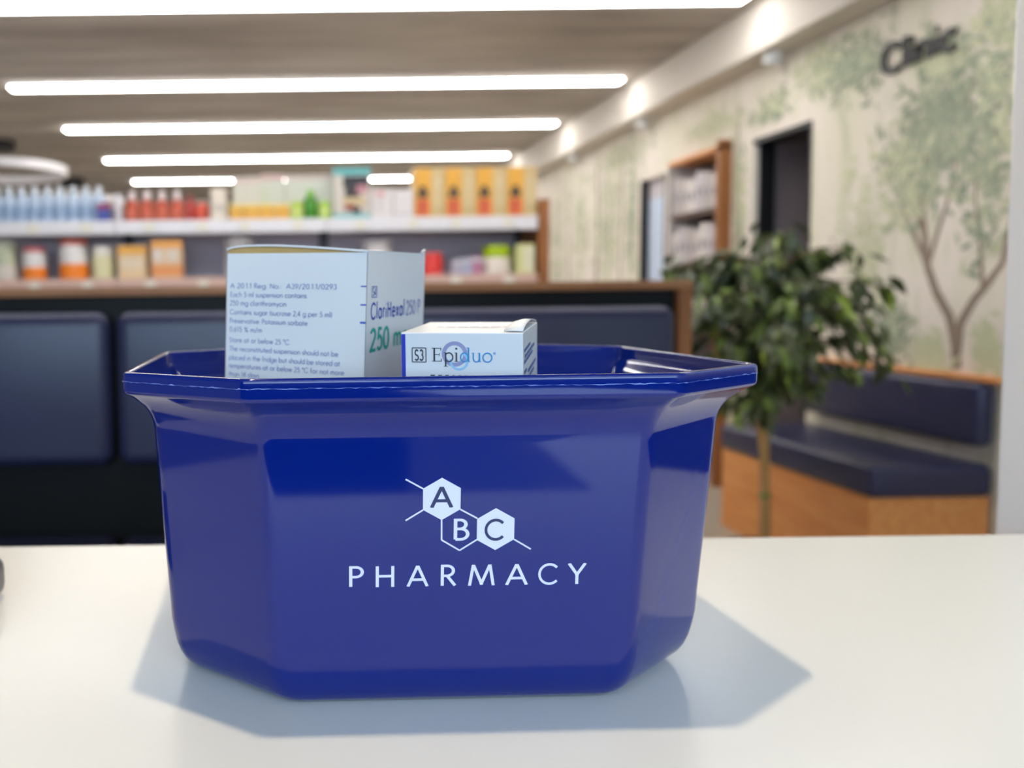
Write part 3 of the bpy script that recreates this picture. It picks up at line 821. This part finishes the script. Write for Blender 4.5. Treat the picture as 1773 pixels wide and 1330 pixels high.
# ================================================================== ficus
FX, FY = 1.78, 3.2
fi = thing('potted_ficus', 'bushy dark green weeping ficus in front of the navy wall bench', 'plant', (FX, FY, 0))
MB().lathe([(.10, 0), (.135, .04), (.15, .12), (.155, .13), (.142, .13), (.138, .112), (.05, .112)], n=28).build('pot', M['pot'], fi, smooth=40)
MB().lathe([(.137, .108), (.137, .116)], n=24).build('soil', M['soil'], fi)
stem = [(0, 0, .11), (-.008, .0, .3), (-.004, .01, .45), (-.012, .0, .62), (0, .01, .78), (.01, 0, .95), (.02, .0, 1.15)]
MB().tube(stem, [.019, .017, .016, .015, .013, .010, .005], 10).build('trunk', M['bark'], fi, smooth=60)
MB().tube([(.02, .02, .11), (.012, .012, .33), (-.02, .02, .55), (-.03, .03, .72), (-.06, .05, .95)], [.010, .009, .008, .007, .004], 8).build('trunk', M['bark'], fi, smooth=60, label='thinner second stem')
MB().lathe([(.006, .315), (.022, .325), (.024, .335), (.006, .345)], cx=-.006, n=10).build('trunk_knot', M['leaf_mid'], fi)
br = MB(); tips = []
def limb(base, az, el, L):
    p = Vector(base); pts = [p.copy()]
    for i in range(7):
        e = el - i * .22
        p = p + Vector((math.cos(az) * math.cos(e), math.sin(az) * math.cos(e), math.sin(e))) * L / 7
        pts.append(p.copy())
    br.tube(pts, [.0065 - .0007 * i for i in range(8)], 5)
    tips.append(pts)
# crown reaches wider to the right than to the left
for k in range(40):
    az = rnd.uniform(0, 2 * PI); zb = rnd.uniform(.66, 1.17)
    L = rnd.uniform(.26, .40) * (1 - .35 * abs(zb - .95) / .35)
    limb((rnd.gauss(-.03, .02), rnd.gauss(0, .01), zb), az, rnd.uniform(.35, 1.0), L)
for az, zb, el, L in ((0.05, .88, .55, .52), (-.1, .86, .5, .46), (.15, .95, .8, .48), (-.3, 1.0, .9, .42), (3.2, 1.02, .7, .42), (2.9, .98, .6, .38), (-.05, 1.12, 1.0, .36), (.3, 1.1, 1.05, .34), (3.4, .8, .5, .36), (3.3, 1.12, .8, .42), (2.8, 1.08, .9, .40), (3.6, 1.0, .7, .42), (1.2, 1.16, 1.2, .30), (4.4, 1.14, 1.2, .30)):
    limb((0, 0, zb), az, el, L)
br.build('branches', M['twig'], fi, kind='stuff')
def leaf_verts(L, W, droop):
    """folded pointed leaf along +x"""
    prof = [(0, 0), (.18, .6), (.45, 1), (.75, .62), (1, 0)]
    mid = [(u * L, 0, -droop * L * u * u) for u, _ in prof]
    lft = [(u * L, v * W / 2, -droop * L * u * u + .12 * v * W) for u, v in prof]
    rgt = [(u * L, -v * W / 2, -droop * L * u * u + .12 * v * W) for u, v in prof]
    return mid, lft, rgt
def leaf_faces(bm, M4, L, W, droop):
    mid, lft, rgt = leaf_verts(L, W, droop)
    T = lambda p: bm.verts.new(M4 @ Vector(p))
    m = [T(p) for p in mid]; l = [None] + [T(p) for p in lft[1:4]] + [None]; r = [None] + [T(p) for p in rgt[1:4]] + [None]
    for s, sg in ((l, 1), (r, -1)):
        fs = [(m[0], m[1], s[1]), (m[1], m[2], s[2], s[1]), (m[2], m[3], s[3], s[2]), (m[3], m[4], s[3])]
        for f in fs: bm.faces.new(f if sg > 0 else tuple(reversed(f)))
proto = []
for k, (L, W, dr) in enumerate(((.075, .034, .25), (.085, .036, .4), (.062, .030, .15))):
    row = []
    for mk in ('leaf', 'leaf_mid', 'leaf_lime'):
        b_ = bmesh.new(); leaf_faces(b_, Matrix.Identity(4), L, W, dr)
        me = bpy.data.meshes.new('leaf'); b_.to_mesh(me); b_.free(); me.materials.append(M[mk])
        for p in me.polygons: p.use_smooth = True
        row.append(me)
    proto.append(row)
spots = []
for pts in tips:
    for _ in range(34):
        tpos = rnd.random() ** .7 * 6.999; i = int(tpos)
        p = pts[i].lerp(pts[i + 1], tpos - i)
        dr_ = (pts[i + 1] - pts[i]).normalized()
        az = math.atan2(dr_.y, dr_.x) + rnd.gauss(0, .9); el = -rnd.uniform(.1, 1.15)
        p = p + Vector((rnd.gauss(0, .022), rnd.gauss(0, .022), rnd.gauss(0, .018)))
        if p.z < .62 or p.x > .46 or p.x < -.38: continue
        spots.append((p, az, el, rnd.uniform(-.7, .7)))
def lmat(s):
    p, az, el, ro = s
    return Matrix.Translation(p) @ Matrix.Rotation(az, 4, 'Z') @ Matrix.Rotation(-el, 4, 'Y') @ Matrix.Rotation(ro, 4, 'X')
spots.sort(key=lambda s: s[0].y - abs(s[0].x) * .3)
for s in spots[:295]:
    u = rnd.random(); mi = 2 if u > .95 else (1 if u > .70 else 0)
    o = bpy.data.objects.new('leaf', rnd.choice(proto)[mi]); COL.objects.link(o); o.parent = fi
    o.matrix_local = lmat(s)
fb = MB()
for s in spots[295:]:
    leaf_faces(fb.bm, lmat(s), rnd.uniform(.06, .085), rnd.uniform(.028, .036), .3)
fo = fb.build('foliage', [M['leaf'], M['leaf_mid']], fi, kind='stuff', recalc=False)
for i, p in enumerate(fo.data.polygons):
    p.material_index = 1 if (i // 8) % 4 == 0 else 0

# ================================================================== Clinic sign (raised letters)
cs = thing('clinic_sign', 'black raised letter sign reading Clinic on the leafy mural wall', 'sign', (WX, 3.60, 1.97))
xx = 0.0; cap = .105
for ch in 'Clinic':
    polys, Wd = text_polys(ch, .235)
    s_ = cap * 1.06
    mbx = MB()
    for q in polys:
        mbx.slab([(-.004, -(xx + p[0] * s_), p[1] * cap) for p in q], (-.012, 0, 0))
    mbx.build('letter', M['sign_black'], cs)
    xx += GL[ch][0] * s_ + .26 * s_

# ================================================================== wall shelf unit in the niche
nu = thing('wall_shelf_unit', 'tall oak framed shelf unit of pale packs set into the mural wall', 'shelf unit', (0, 0, 0))
ny0, ny1 = 4.82, 5.48
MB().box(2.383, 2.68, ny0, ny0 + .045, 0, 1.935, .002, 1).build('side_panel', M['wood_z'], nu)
MB().box(2.383, 2.68, ny1 - .02, ny1, 0, 1.90, .002, 1).build('side_panel', cmat(206, 198, 194), nu)
MB().box(2.383, 2.68, ny0, ny1, 1.88, 1.905, .002, 1).build('top_panel', M['wood'], nu)
MB().box(2.68, 2.70, ny0, ny1, 0, 1.905).build('back_panel', M['upright'], nu)
for z in (1.575, 1.27, .965, .66, .355):
    MB().box(2.395, 2.68, ny0 + .045, ny1 - .03, z - .03, z, .002, 1).build('shelf', cmat(90, 66, 50), nu)
k = 0
for zi, z in enumerate((1.575, 1.27, .965)):
    y = ny0 + .06
    for i in range(8):
        wv = .062 + .004 * ((i * 7 + zi * 3) % 3); hh = .19 + .012 * ((i * 5 + zi) % 4)
        c = [(214, 206, 202), (196, 188, 188), (226, 218, 212), (186, 176, 174), (208, 200, 206)][(i * 3 + zi) % 5]
        pk = thing('medicine_pack', 'pale upright pack, %s from the near oak panel, %s shelf of wall unit' % (ORD[i], ('highest', 'middle', 'low')[zi]), 'pack', (2.46, y + wv / 2, z + LIFT), (0, 0, 0), 'pale packs in the wall shelf unit')
        MB().box(-.055, .055, -wv / 2 + .003, wv / 2 - .003, 0, hh, .002, 1).build('carton', cmat(*c), pk)
        MB().box(-.0556, -.054, -wv / 2 + .012, wv / 2 - .012, hh * .35, hh * .6).build('printed_panel', cmat(150, 144, 150), pk)
        y += wv + .005; k += 1

# ================================================================== gondola shelving
GY = 4.93
S1, S2 = 1.537, 1.212       # board tops
mods = [(-2.165, -.969), (-.969, .2215), (.2215, 1.418)]
mlabel = ['grey backed white shelf bay holding the pale blue bottles', 'grey backed white shelf bay holding the red bottles and yellow packs', 'grey backed white shelf bay holding the tan packs, with oak end panel']
for (x0, x1), lb in zip(mods, mlabel):
    sh = thing('shelf_bay', lb, 'shelf unit', ((x0 + x1) / 2, 5.1, 0), group='shelf bays behind the sofa')
    hw = (x1 - x0) / 2
    MB().box(-hw, hw, .24, .26, .1, 1.545).build('back_panel', M['shelf_back'], sh)
    MB().box(-hw, -hw + .028, .215, .24, 0, 1.60).build('upright', M['upright'], sh)
    MB().box(hw - .028, hw, .215, .24, 0, 1.60).build('upright', M['upright'], sh)
    for z in (S1, S2, .88):
        b_ = MB().box(-hw + .002, hw - .002, GY - 5.1 + .006, .24, z - .028, z).build('shelf_board', M['shelf_white'], sh)
        r_ = MB().box(-hw + .002, hw - .002, GY - 5.1 - .006, GY - 5.1 + .006, z - .072, z + .004, .002, 1).build('price_rail', M['price'] if z == S1 else cmat(208, 172, 158), sh)
        for q in range(4):
            xq = -hw + .16 + q * .27 + .03 * (q % 2)
            MB().box(xq, xq + .06, GY - 5.1 - .0085, GY - 5.1 - .005, z - .058, z - .012).build('price_tag', M['price_tag'], r_)
    MB().box(-hw, hw, -.17, .24, 0, .12).build('base', M['shelf_white'], sh)
    if x1 > 1.4:
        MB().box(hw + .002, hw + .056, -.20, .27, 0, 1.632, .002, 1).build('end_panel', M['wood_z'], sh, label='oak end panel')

# ---- bottle prototypes
def bottle(name, label, r, h, body, cap, capfrac, group, squash=.75, label_col=None):
    t_ = thing(name, label, 'bottle', (0, 0, 0), group=group)
    hb = h * (1 - capfrac)
    MB().lathe([(r * .9, 0), (r, h * .03), (r, hb * .80), (r * .8, hb * .92), (r * .45, hb)], n=18, squash=squash).build('bottle_body', body, t_, smooth=40)
    MB().lathe([(r * .5, hb), (r * .52, hb + .004), (r * .5, h * .97), (r * .42, h)], n=16).build('cap', cap, t_, smooth=40)
    if label_col:
        MB().lathe([(r * 1.01, hb * .15), (r * 1.015, hb * .16), (r * 1.015, hb * .58), (r * 1.01, hb * .59)], n=18, squash=squash).build('paper_label', label_col, t_, smooth=40)
    return t_
Yp = 4.995
g1 = 'pale blue bottles on the upper shelf'
pb = bottle('water_bottle', 'pale blue white bottle in the row at the blue end of the upper shelf', .036, .205, cmat(186, 202, 222), cmat(218, 224, 232), .2, g1, .8, cmat(146, 168, 198))
xs = [-1.735 + .0735 * i for i in range(10)]
pb.location = (xs[0], Yp, S1 + LIFT)
for q, x in enumerate(xs):
    lb = 'pale blue white bottle, %s from the navy and red box on the upper shelf' % ORD[len(xs) - 1 - q]
    if q == 0: pb['label'] = lb
    else: dup(pb, (x, Yp, S1 + LIFT), lb, g1)
g2 = 'red bottles on the upper shelf'
rb = bottle('syrup_bottle', 'tall orange red bottle with white cap in the row of four on the upper shelf', .040, .172, cmat(186, 80, 54), cmat(226, 212, 212), .28, g2, .8, cmat(200, 98, 74))
xs = [-.885 + .0855 * i for i in range(4)]
rb.location = (xs[0], Yp, S1 + LIFT)
for q, x in enumerate(xs):
    lb = 'tall orange red bottle with white cap, %s from the slim white tube' % ORD[q]
    if q == 0: rb['label'] = lb
    else: dup(rb, (x, Yp, S1 + LIFT), lb, g2)
sb = bottle('syrup_bottle', 'slim dark red capped bottle between the tall and the short red bottles', .030, .150, cmat(176, 62, 58), cmat(150, 60, 60), .2, None, .8)
sb.location = (-.553, Yp, S1 + LIFT)
sb2 = bottle('syrup_bottle', 'short squat red bottle at the end of the red row on the shelf', .042, .115, cmat(200, 78, 56), cmat(210, 170, 160), .14, None, .8)
sb2.location = (-.485, Yp, S1 + LIFT)
gb = bottle('pump_bottle', 'dark lime green bottle between two small lime packs on the upper shelf', .042, .165, cmat(70, 140, 40), cmat(120, 180, 50), .22, None, .8)
gb.location = (.135, Yp - .02, S1 + LIFT)

# ---- cartons and tubs
def carton(name, label, x0, x1, h, z, bands, y=Yp, depth=.10, group=None, cat='carton', prints=()):
    """bands: (fraction from, to, colour): stacked printed bands, the first is the board itself"""
    t_ = thing(name, label, cat, ((x0 + x1) / 2, y, z + LIFT), group=group)
    hw = (x1 - x0) / 2
    MB().box(-hw, hw, -depth / 2, depth / 2, 0, h, .003, 1).build('carton_body', bands[0][2], t_)
    for f0, f1, m in bands[1:]:
        MB().box(-hw - .0006, hw + .0006, -depth / 2 - .0006, depth / 2 + .0006, h * f0, h * f1).build('printed_band', m, t_)
    for ip, (u0, u1, f0, f1, m) in enumerate(prints):
        MB().box(-hw + 2 * hw * u0, -hw + 2 * hw * u1, -depth / 2 - .0016 - .0007 * ip, -depth / 2, h * f0, h * f1, .0004, 1).build('printed_panel', m, t_)
    return t_
def tub(label, xc, r, h, z, body, cap, capfrac, low=None, y=5.035, group=None):
    t_ = thing('supplement_tub', label, 'tub', (xc, y, z + LIFT), group=group)
    hb = h * (1 - capfrac)
    MB().lathe([(r * .96, 0), (r, .006), (r, hb * .9), (r * .94, hb)], n=22).build('tub_body', body, t_, smooth=40)
    MB().lathe([(r * .95, hb), (r * .97, hb + .003), (r * .97, h - .004), (r * .92, h)], n=22).build('lid', cap, t_, smooth=40)
    if low:
        MB().lathe([(r * 1.005, h * .02), (r * 1.012, h * .03), (r * 1.012, h * .38), (r * 1.005, h * .39)], n=22).build('label_band', low, t_, smooth=40)
    return t_
W_, OR_, RD_ = cmat(226, 220, 218), cmat(240, 130, 30), cmat(218, 92, 80)
carton('small_box', 'small navy and red box in front of the last pale blue bottle', -1.075, -1.0, .105, S1, [(0, 1, cmat(74, 84, 160)), (.68, .98, cmat(150, 50, 80))], y=4.955, depth=.030)
tube_ = thing('cream_tube', 'slim white tube between the blue bottles and red bottles', 'tube', (-.965, Yp, S1 + LIFT))
MB().lathe([(.016, 0), (.016, .03), (.022, .035), (.021, .1), (.020, .15)], n=14, squash=.7).build('tube_body', cmat(224, 218, 222), tube_, smooth=40)
MB().box(-.021, .021, -.003, .003, .148, .160).build('crimp', cmat(214, 208, 212), tube_)
carton('medicine_box', 'tall cream box standing after the short red bottle', -.43, -.345, .18, S1, [(0, 1, cmat(226, 212, 196))], prints=((.1, .9, .3, .5, cmat(204, 190, 180)),))
tall = carton('medicine_box', 'tall pale green white box behind the four yellow boxes, nearer the red bottles', -.31, -.1505, .255, S1, [(0, 1, cmat(206, 204, 190)), (.86, .96, cmat(214, 190, 184))], y=5.09, depth=.08)
carton('medicine_box', 'tall pale green white box behind the four yellow boxes, in the middle of three', -.150, -.012, .270, S1, [(0, 1, cmat(204, 206, 192)), (.88, .97, cmat(206, 160, 160))], y=5.09, depth=.08, prints=((.05, .3, .2, .7, cmat(196, 206, 176)),))
carton('medicine_box', 'tall pale green white box behind the dark lime green bottle', .0085 - .0165, .30, .262, S1, [(0, 1, cmat(204, 206, 192)), (.9, .97, cmat(206, 180, 176))], y=5.09, depth=.08)
for i in range(4):
    carton('small_box', 'small yellow box, %s from the tall cream box on the upper shelf' % ORD[i], -.325 + i * .086, -.243 + i * .086, .088, S1, [(0, 1, cmat(226, 170, 66)), (.8, .99, cmat(236, 210, 120))], y=4.965, depth=.06, group='small yellow boxes')
carton('small_box', 'lime green box between the yellow boxes and the dark green bottle', .025, .088, .10, S1, [(0, 1, cmat(176, 200, 60))], y=4.965, depth=.05, prints=((.15, .85, .3, .6, cmat(214, 224, 140)),))
carton('small_box', 'lime green box between the dark green bottle and the teal box', .182, .245, .10, S1, [(0, 1, cmat(160, 196, 60))], y=4.965, depth=.05, prints=((.15, .85, .3, .6, cmat(214, 224, 140)),))
carton('hair_colour_box', 'big teal topped box with a dark swirl picture', .265, .475, .285, S1, [(0, 1, cmat(206, 196, 186)), (.86, 1.0, cmat(88, 170, 172)), (0, .09, cmat(120, 190, 192))], prints=((.25, .95, .62, .84, cmat(46, 44, 50)), (.3, .7, .42, .66, cmat(60, 54, 54)), (.62, .9, .5, .66, cmat(190, 130, 140)), (.25, .85, .26, .42, cmat(204, 180, 140)), (.3, .6, .16, .28, cmat(150, 70, 60)), (.5, .72, .1, .22, cmat(56, 44, 44))))
carton('medicine_box', 'wide white box with a faint pink mark beside the teal box', .480, .600, .165, S1, [(0, 1, cmat(222, 214, 212))], prints=((.2, .6, .74, .92, cmat(220, 160, 164)), (.3, .5, .2, .7, cmat(206, 200, 198))))
carton('medicine_box', 'wide plain white box beside the tan packs on the upper shelf', .605, .715, .16, S1, [(0, 1, cmat(224, 216, 216))], prints=((.1, .9, .1, .2, cmat(206, 196, 200)),))
tl = ['tan pack with orange emblem panel next to the white box', 'tan pack with orange emblem panel, second from the white box', 'tan pack with orange emblem panel, second from the oak end panel', 'tan pack with orange emblem panel next to the oak end panel']
for i in range(4):
    x0 = .718 + i * .1745
    carton('nappy_pack', tl[i], x0, x0 + .172, .280, S1, [(0, 1, cmat(206, 178, 128))], y=5.02, depth=.16, cat='pack', group='tan packs on the upper shelf',
           prints=((.03, .56, .02, .98, cmat(226, 166, 62)), (.12, .46, .40, .54, cmat(66, 54, 46)), (.19, .38, .52, .63, cmat(84, 66, 50)), (.08, .50, .04, .36, cmat(222, 112, 64)), (.22, .32, .08, .38, cmat(180, 60, 50)), (.6, .95, .2, .8, cmat(212, 188, 142))))
# lower shelf
tub('pale sage tub cut by the frame edge on the lower shelf', -1.635, .072, .225, S2, cmat(184, 188, 160), cmat(196, 198, 176), .14, cmat(206, 196, 184))
tub('smaller red lidded white tub with orange base on the lower shelf', -1.462, .068, .190, S2, W_, cmat(206, 104, 104), .16, OR_)
tub('larger red lidded white tub with orange base on the lower shelf', -1.235, .082, .232, S2, W_, cmat(216, 112, 100), .15, OR_)
tub('cream tub with white lid between the orange based tub and the yellow box', -1.065, .066, .190, S2, cmat(220, 214, 170), cmat(228, 222, 212), .3)
carton('medicine_box', 'yellow topped cream box on the lower shelf beside the cream tub', -.965, -.805, .188, S2, [(0, 1, cmat(226, 196, 152)), (.76, .98, cmat(230, 164, 60))], prints=((.1, .9, .3, .6, cmat(226, 206, 180)),))
carton('medicine_box', 'taller orange banded cream box on the lower shelf beside the yellow topped box', -.775, -.600, .215, S2, [(0, 1, cmat(226, 190, 150)), (.8, .99, cmat(230, 160, 74)), (.05, .36, cmat(226, 150, 88))], prints=((.1, .35, .45, .78, cmat(220, 210, 204)), (.5, .9, .45, .78, cmat(222, 206, 190))))
tub('grey white tub half hidden by the tall carton, near the orange boxes', -.28, .085, .232, S2, cmat(206, 200, 202), cmat(220, 214, 214), .2, y=5.06)
tub('grey white tub half hidden by the tall carton, near the red tub', .52, .088, .205, S2, cmat(206, 200, 202), cmat(218, 212, 212), .2, y=5.06)
tub('small bright red tub beside the tall carton on the lower shelf', .835, .062, .130, S2, cmat(226, 62, 58), cmat(222, 70, 66), .2)
for i, c in enumerate(((176, 170, 186), (170, 172, 196), (186, 120, 150))):
    carton('small_box', ['small grey lilac box nearest the red tub on the lower shelf', 'small grey blue box in the middle of three on the lower shelf', 'small mauve box beside the lime lidded tub'][i], .94 + i * .058, .994 + i * .058, .088 + .01 * i, S2, [(0, 1, cmat(*c)), (.7, .9, cmat(206, 200, 208))], depth=.06)
tub('white tub with bright lime green lid on the lower shelf', 1.205, .080, .165, S2, cmat(232, 220, 206), cmat(178, 204, 26), .40)
carton('medicine_box', 'pale yellow box beside the oak end panel on the lower shelf', 1.305, 1.405, .170, S2, [(0, 1, cmat(216, 214, 150))], prints=((.35, .95, .1, .9, cmat(226, 220, 190)),))

# ================================================================== lamps
def tube_light(y, label, group, lit=None):
    t_ = thing('light_strip', label, 'ceiling light', (0.2, y, H), group=group)
    MB().box(-2.0, 2.0, -.055, .055, -.012, -.0005, .002, 1).build('housing', M['white_metal'], t_)
    MB().box(-1.998, 1.998, -.052, .052, -.023, -.0125, .003, 2).build('diffuser', lit or M['tube'], t_)
    return t_
tlab = {4.225: 'long white ceiling light strip nearest, cut by the top of the frame', 5.78: 'long white ceiling light strip, second from the top of the frame', 7.17: 'long white ceiling light strip, third from the top of the frame',
        8.735: 'long white ceiling light strip just above the shelf products', 10.3: 'farthest ceiling light strip, partly hidden behind the shelf products'}
for y, lb in tlab.items(): tube_light(y, lb, 'ceiling light strips')
for q, y in enumerate((2.7, -1.8)): tube_light(y, 'long unseen ceiling light strip out of frame, %s from the sofa' % ORD[q], 'ceiling light strips over the counter', M['tube_cool'] if y < 2 else M['tube'])  # both out of view; the rear one is added as cool fill

def ring_light(x, y, label):
    t_ = thing('ring_pendant', label, 'pendant lamp', (x, y, H))
    zc = 2.245 - H; R0 = .555; n = 56
    mb = MB(); prof = [(R0 - .022, .034), (R0 + .022, .034), (R0 + .022, -.034), (R0 - .022, -.034)]
    rg = [[mb.bm.verts.new((r * math.cos(2 * PI * k / n), r * math.sin(2 * PI * k / n), zc + z)) for r, z in prof] for k in range(n)]
    for k in range(n):
        a, b = rg[k], rg[(k + 1) % n]
        for q in range(4): mb.bm.faces.new((a[q], a[(q + 1) % 4], b[(q + 1) % 4], b[q]))
    mb.build('ring', M['ring_lit'], t_, smooth=40)
    MB().lathe([(.125, -.085), (.135, -.075), (.135, -.001)], n=24).build('canopy', M['black_metal'], t_, smooth=40)
    for k in range(3):
        a = 2 * PI * k / 3 + .4
        MB().tube([(.02 * math.cos(a), .02 * math.sin(a), -.03), (R0 * math.cos(a), R0 * math.sin(a), zc + .02)], .0015, 5).build('wire', M['black_metal'], t_)
ring_light(-2.515, 7.7, 'white ring pendant with black canopy above the blue bottles')
ring_light(-2.47, 10.1, 'far ring pendant showing only its black canopy over the blue bottles')

for (y, lb) in ((4.32, 'small white spotlight under the beam nearest the Clinic sign'), (5.885, 'small white spotlight under the beam above the oak shelf unit'), (7.29, 'small white spotlight under the beam farthest from the Clinic sign')):
    t_ = thing('beam_spotlight', lb, 'spotlight', (2.385, y, 2.26), group='spotlights under the beam')
    MB().lathe([(.036, -.055), (.04, -.05), (.04, -.001)], n=20).build('housing', M['white_metal'], t_, smooth=40)
    MB().lathe([(.028, -.0565), (.028, -.0551)], n=18).build('lens', M['shelf_white'], t_)
dl = thing('counter_downlight', 'small round ceiling downlight above the counter', 'ceiling light', (-0.08, 0.38, H))
mb = MB(); n = 28
pr = [(.050, -.001), (.050, -.008), (.036, -.010), (.034, -.001)]
rg = [[mb.bm.verts.new((r * math.cos(2 * PI * k / n), r * math.sin(2 * PI * k / n), z)) for r, z in pr] for k in range(n)]
for k in range(n):
    a, b = rg[k], rg[(k + 1) % n]
    for q in range(4): mb.bm.faces.new((a[q], a[(q + 1) % 4], b[(q + 1) % 4], b[q]))
mb.build('bezel', M['white_metal'], dl)
MB().lathe([(.034, -.003), (.034, -.002)], n=24).build('lens', M['downlight_lit'], dl)
